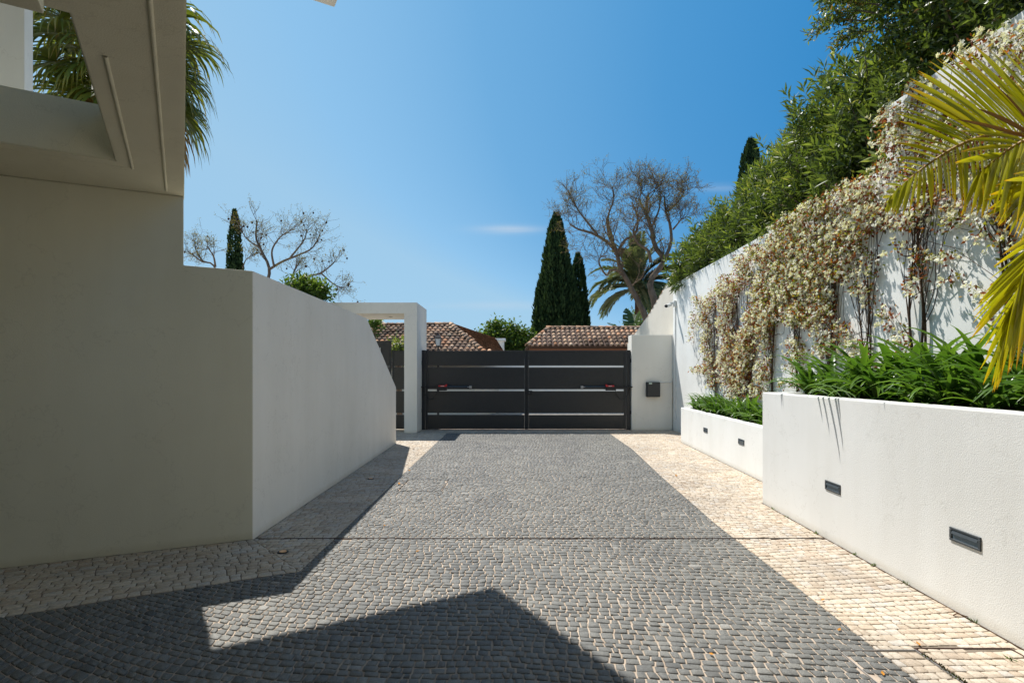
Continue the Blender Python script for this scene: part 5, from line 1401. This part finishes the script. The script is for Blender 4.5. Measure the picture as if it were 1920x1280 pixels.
def UPPER(tips):
    bx = [1672, 1690, 1706, 1722, 1745, 1768, 1787, 1812, 1826, 1845, 1858, 1868, 1885, 1900, 1915, 1930, 1945, 1960, 1975, 1995, 2010, 2030, 2050]
    rx = [2080, 1990, 1920, 1850, 1800, 1760, 1722, 1690, 1668]; out = []
    for b_, (tx_, ty_) in zip(bx, tips):
        t_ = float(np.interp(-b_, [-v for v in rx], np.linspace(0, 1, len(rx)))); out.append((t_, tx_, ty_, 0.12 + random.uniform(-.06, .06)))
    out += [((p[0] + q[0]) / 2, (p[1] + q[1]) / 2 + random.uniform(2, 10), (p[2] + q[2]) / 2 + random.uniform(-5, 5), 0.16) for p, q in zip(out[:-1], out[1:])]
    return out
frond([(2080, 262), (1990, 246), (1920, 250), (1850, 255), (1800, 272), (1760, 295), (1722, 322), (1690, 350), (1668, 372)], 3.5, 4.2,
      lerp_tips([(1662, 405), (1672, 398), (1682, 404), (1700, 395), (1745, 392), (1765, 372), (1790, 385), (1812, 400), (1845, 385), (1870, 400), (1900, 380), (1960, 395), (2020, 380)][::-1], 40, 0.12, 0.985, -0.25),
      UPPER([(1655, 372), (1658, 345), (1680, 327), (1682, 312), (1678, 296), (1680, 268), (1682, 252), (1677, 212), (1677, 198), (1692, 172), (1703, 163), (1706, 147), (1722, 133), (1742, 114), (1762, 110), (1770, 100), (1790, 97), (1810, 94), (1828, 85), (1850, 88), (1885, 84), (1930, 80), (1990, 90)]), 0.036)
# second frond, browner, crossing the first near the edge
frond([(2060, 300), (1990, 262), (1940, 258), (1900, 275), (1860, 305), (1830, 330)], 3.2, 3.7,
      lerp_tips([(1800, 400), (1830, 410), (1860, 400), (1880, 420), (1920, 430), (1980, 440)][::-1], 18, 0.2, 0.97, -0.15),
      [(0.45, 1792, 224, 0.1, 'arecadry'), (0.40, 1833, 204, 0.1, 'arecadry'), (0.36, 1870, 163, 0.1, 'arecadry'), (0.5, 1800, 246, 0.1, 'areca'), (0.30, 1890, 175, 0.1, 'areca'), (0.55, 1812, 262, 0.1), (0.6, 1800, 285, 0.1), (0.25, 1900, 150, 0.1), (0.7, 1790, 305, 0.1)], 0.036)
# third frond hanging lower at the edge
frond([(2070, 380), (2010, 395), (1960, 440), (1925, 500), (1905, 560), (1893, 610)], 3.0, 3.4,
      lerp_tips([(1856, 722), (1862, 735), (1872, 715), (1885, 700), (1900, 690), (1925, 700), (1960, 700)][::-1], 22, 0.25, 0.98, -0.05),
      lerp_tips([(1848, 718), (1842, 690), (1850, 662), (1828, 642), (1826, 612), (1820, 594), (1838, 560), (1866, 500), (1890, 470), (1930, 430)][::-1], 20, 0.2, 0.96, 0.1), 0.034)
frond([(2080, 330), (2000, 325), (1950, 345), (1915, 370)], 3.1, 3.4, lerp_tips([(1866, 420), (1890, 440), (1930, 460), (1980, 460)][::-1], 14, 0.2, 0.97, -0.1),
      lerp_tips([(1852, 405), (1846, 380), (1860, 350), (1900, 320), (1950, 280)][::-1], 12, 0.2, 0.95, 0.1), 0.036)

# ---- litter on the paving --------------------------------------------------------------
lit = [(768, 883, 'leafdry'), (748, 908, 'leafdry'), (783, 1034, 'leafdry'), (1334, 1228, 'leafdry'), (1542, 1126, 'leafdry'), (1480, 1022, 'leafdry'), (1655, 1265, 'leafdry'), (1722, 1209, 'leafdry'), (1400, 970, 'moss'), (775, 842, 'leafdry'), (721, 986, 'leafdry'), (1268, 893, 'leafdry'), (1573, 1182, 'leafdry')]
wh = ['beside the garden wall shadow', 'at the corner of the sett cover', 'just below the slot drain', 'near the bottom of the picture', 'near the sett cover lines', 'on the cream verge below the slot drain', 'on the steel edged cover', 'beside the mossy cover', 'on the cream verge above the drain', 'in the sunlit wedge by the garden wall', 'in the shade near the sett cover', 'on the verge far from the camera', 'on the border of dark and cream setts']
for i, ((px, py, mt), w_) in enumerate(zip(lit, wh)):
    Yg = 1575 / (py - 700); Xg = (px - 960) / F * Yg; sz = 0.014 if Yg < 6 else 0.028
    V = np.array([(-1.2, 0, 0.15), (-0.4, 0.6, 0.5), (0.5, 0.55, 0.35), (1.3, 0, 0.9), (0.4, -0.6, 0.5), (-0.5, -0.5, 0.3), (0, 0, 0.1)]) * sz
    me = mesh_np('fallen_leaf', V, [np.array([(0, 6, 1), (1, 6, 2), (2, 6, 3), (3, 6, 4), (4, 6, 5), (5, 6, 0)])], M[mt])
    o = link('fallen_leaf', me, None, (Xg, Yg, 0.004)); o.rotation_euler = (0.1, 0.1, random.uniform(0, 6)); tag(o, 'small fallen leaf lying ' + w_, 'leaf', 'fallen leaves on the paving')
p = [1575 / (1146 - 700)]
Yg = 1575 / (1155 - 700); Xg = (1797 - 960) / F * Yg
V, Fq = tube_arrays(smooth_path([(Xg - 0.03, Yg, 0.006), (Xg, Yg + 0.01, 0.014), (Xg + 0.03, Yg - 0.012, 0.008), (Xg + 0.05, Yg - 0.02, 0.006)], 8), 0.004, 0.003, 5)
tag(link('twig', mesh_np('twig', V, [Fq], M['stick'])), 'curled brown twig lying by the foot of the tall planter', 'twig')
acc = Acc()
for (px, py) in ((1834, 1166), (1893, 1236), (1480, 1000), (1625, 1060), (1700, 1095), (1560, 1040), (1398, 968), (1455, 955)):
    Yg = 1575 / (py - 700) ; Xg = XH(Yg) - 0.012 if px not in (1893,) else (px - 960) / F * Yg
    C = np.tile([Xg, Yg, 0.0], (9, 1)) + rng.normal(size=(9, 3)) * (0.006, 0.015, 0); add_leaves(acc, C, rng.normal(size=(9, 3)) * 0.7 + (0, 0, 0.8), 0.03, 0.008, rng.random(9))
o = acc.obj('weeds', M['bush']); tag(o, kind='stuff'); o['label'] = 'tiny weeds growing in the joint under the planter'
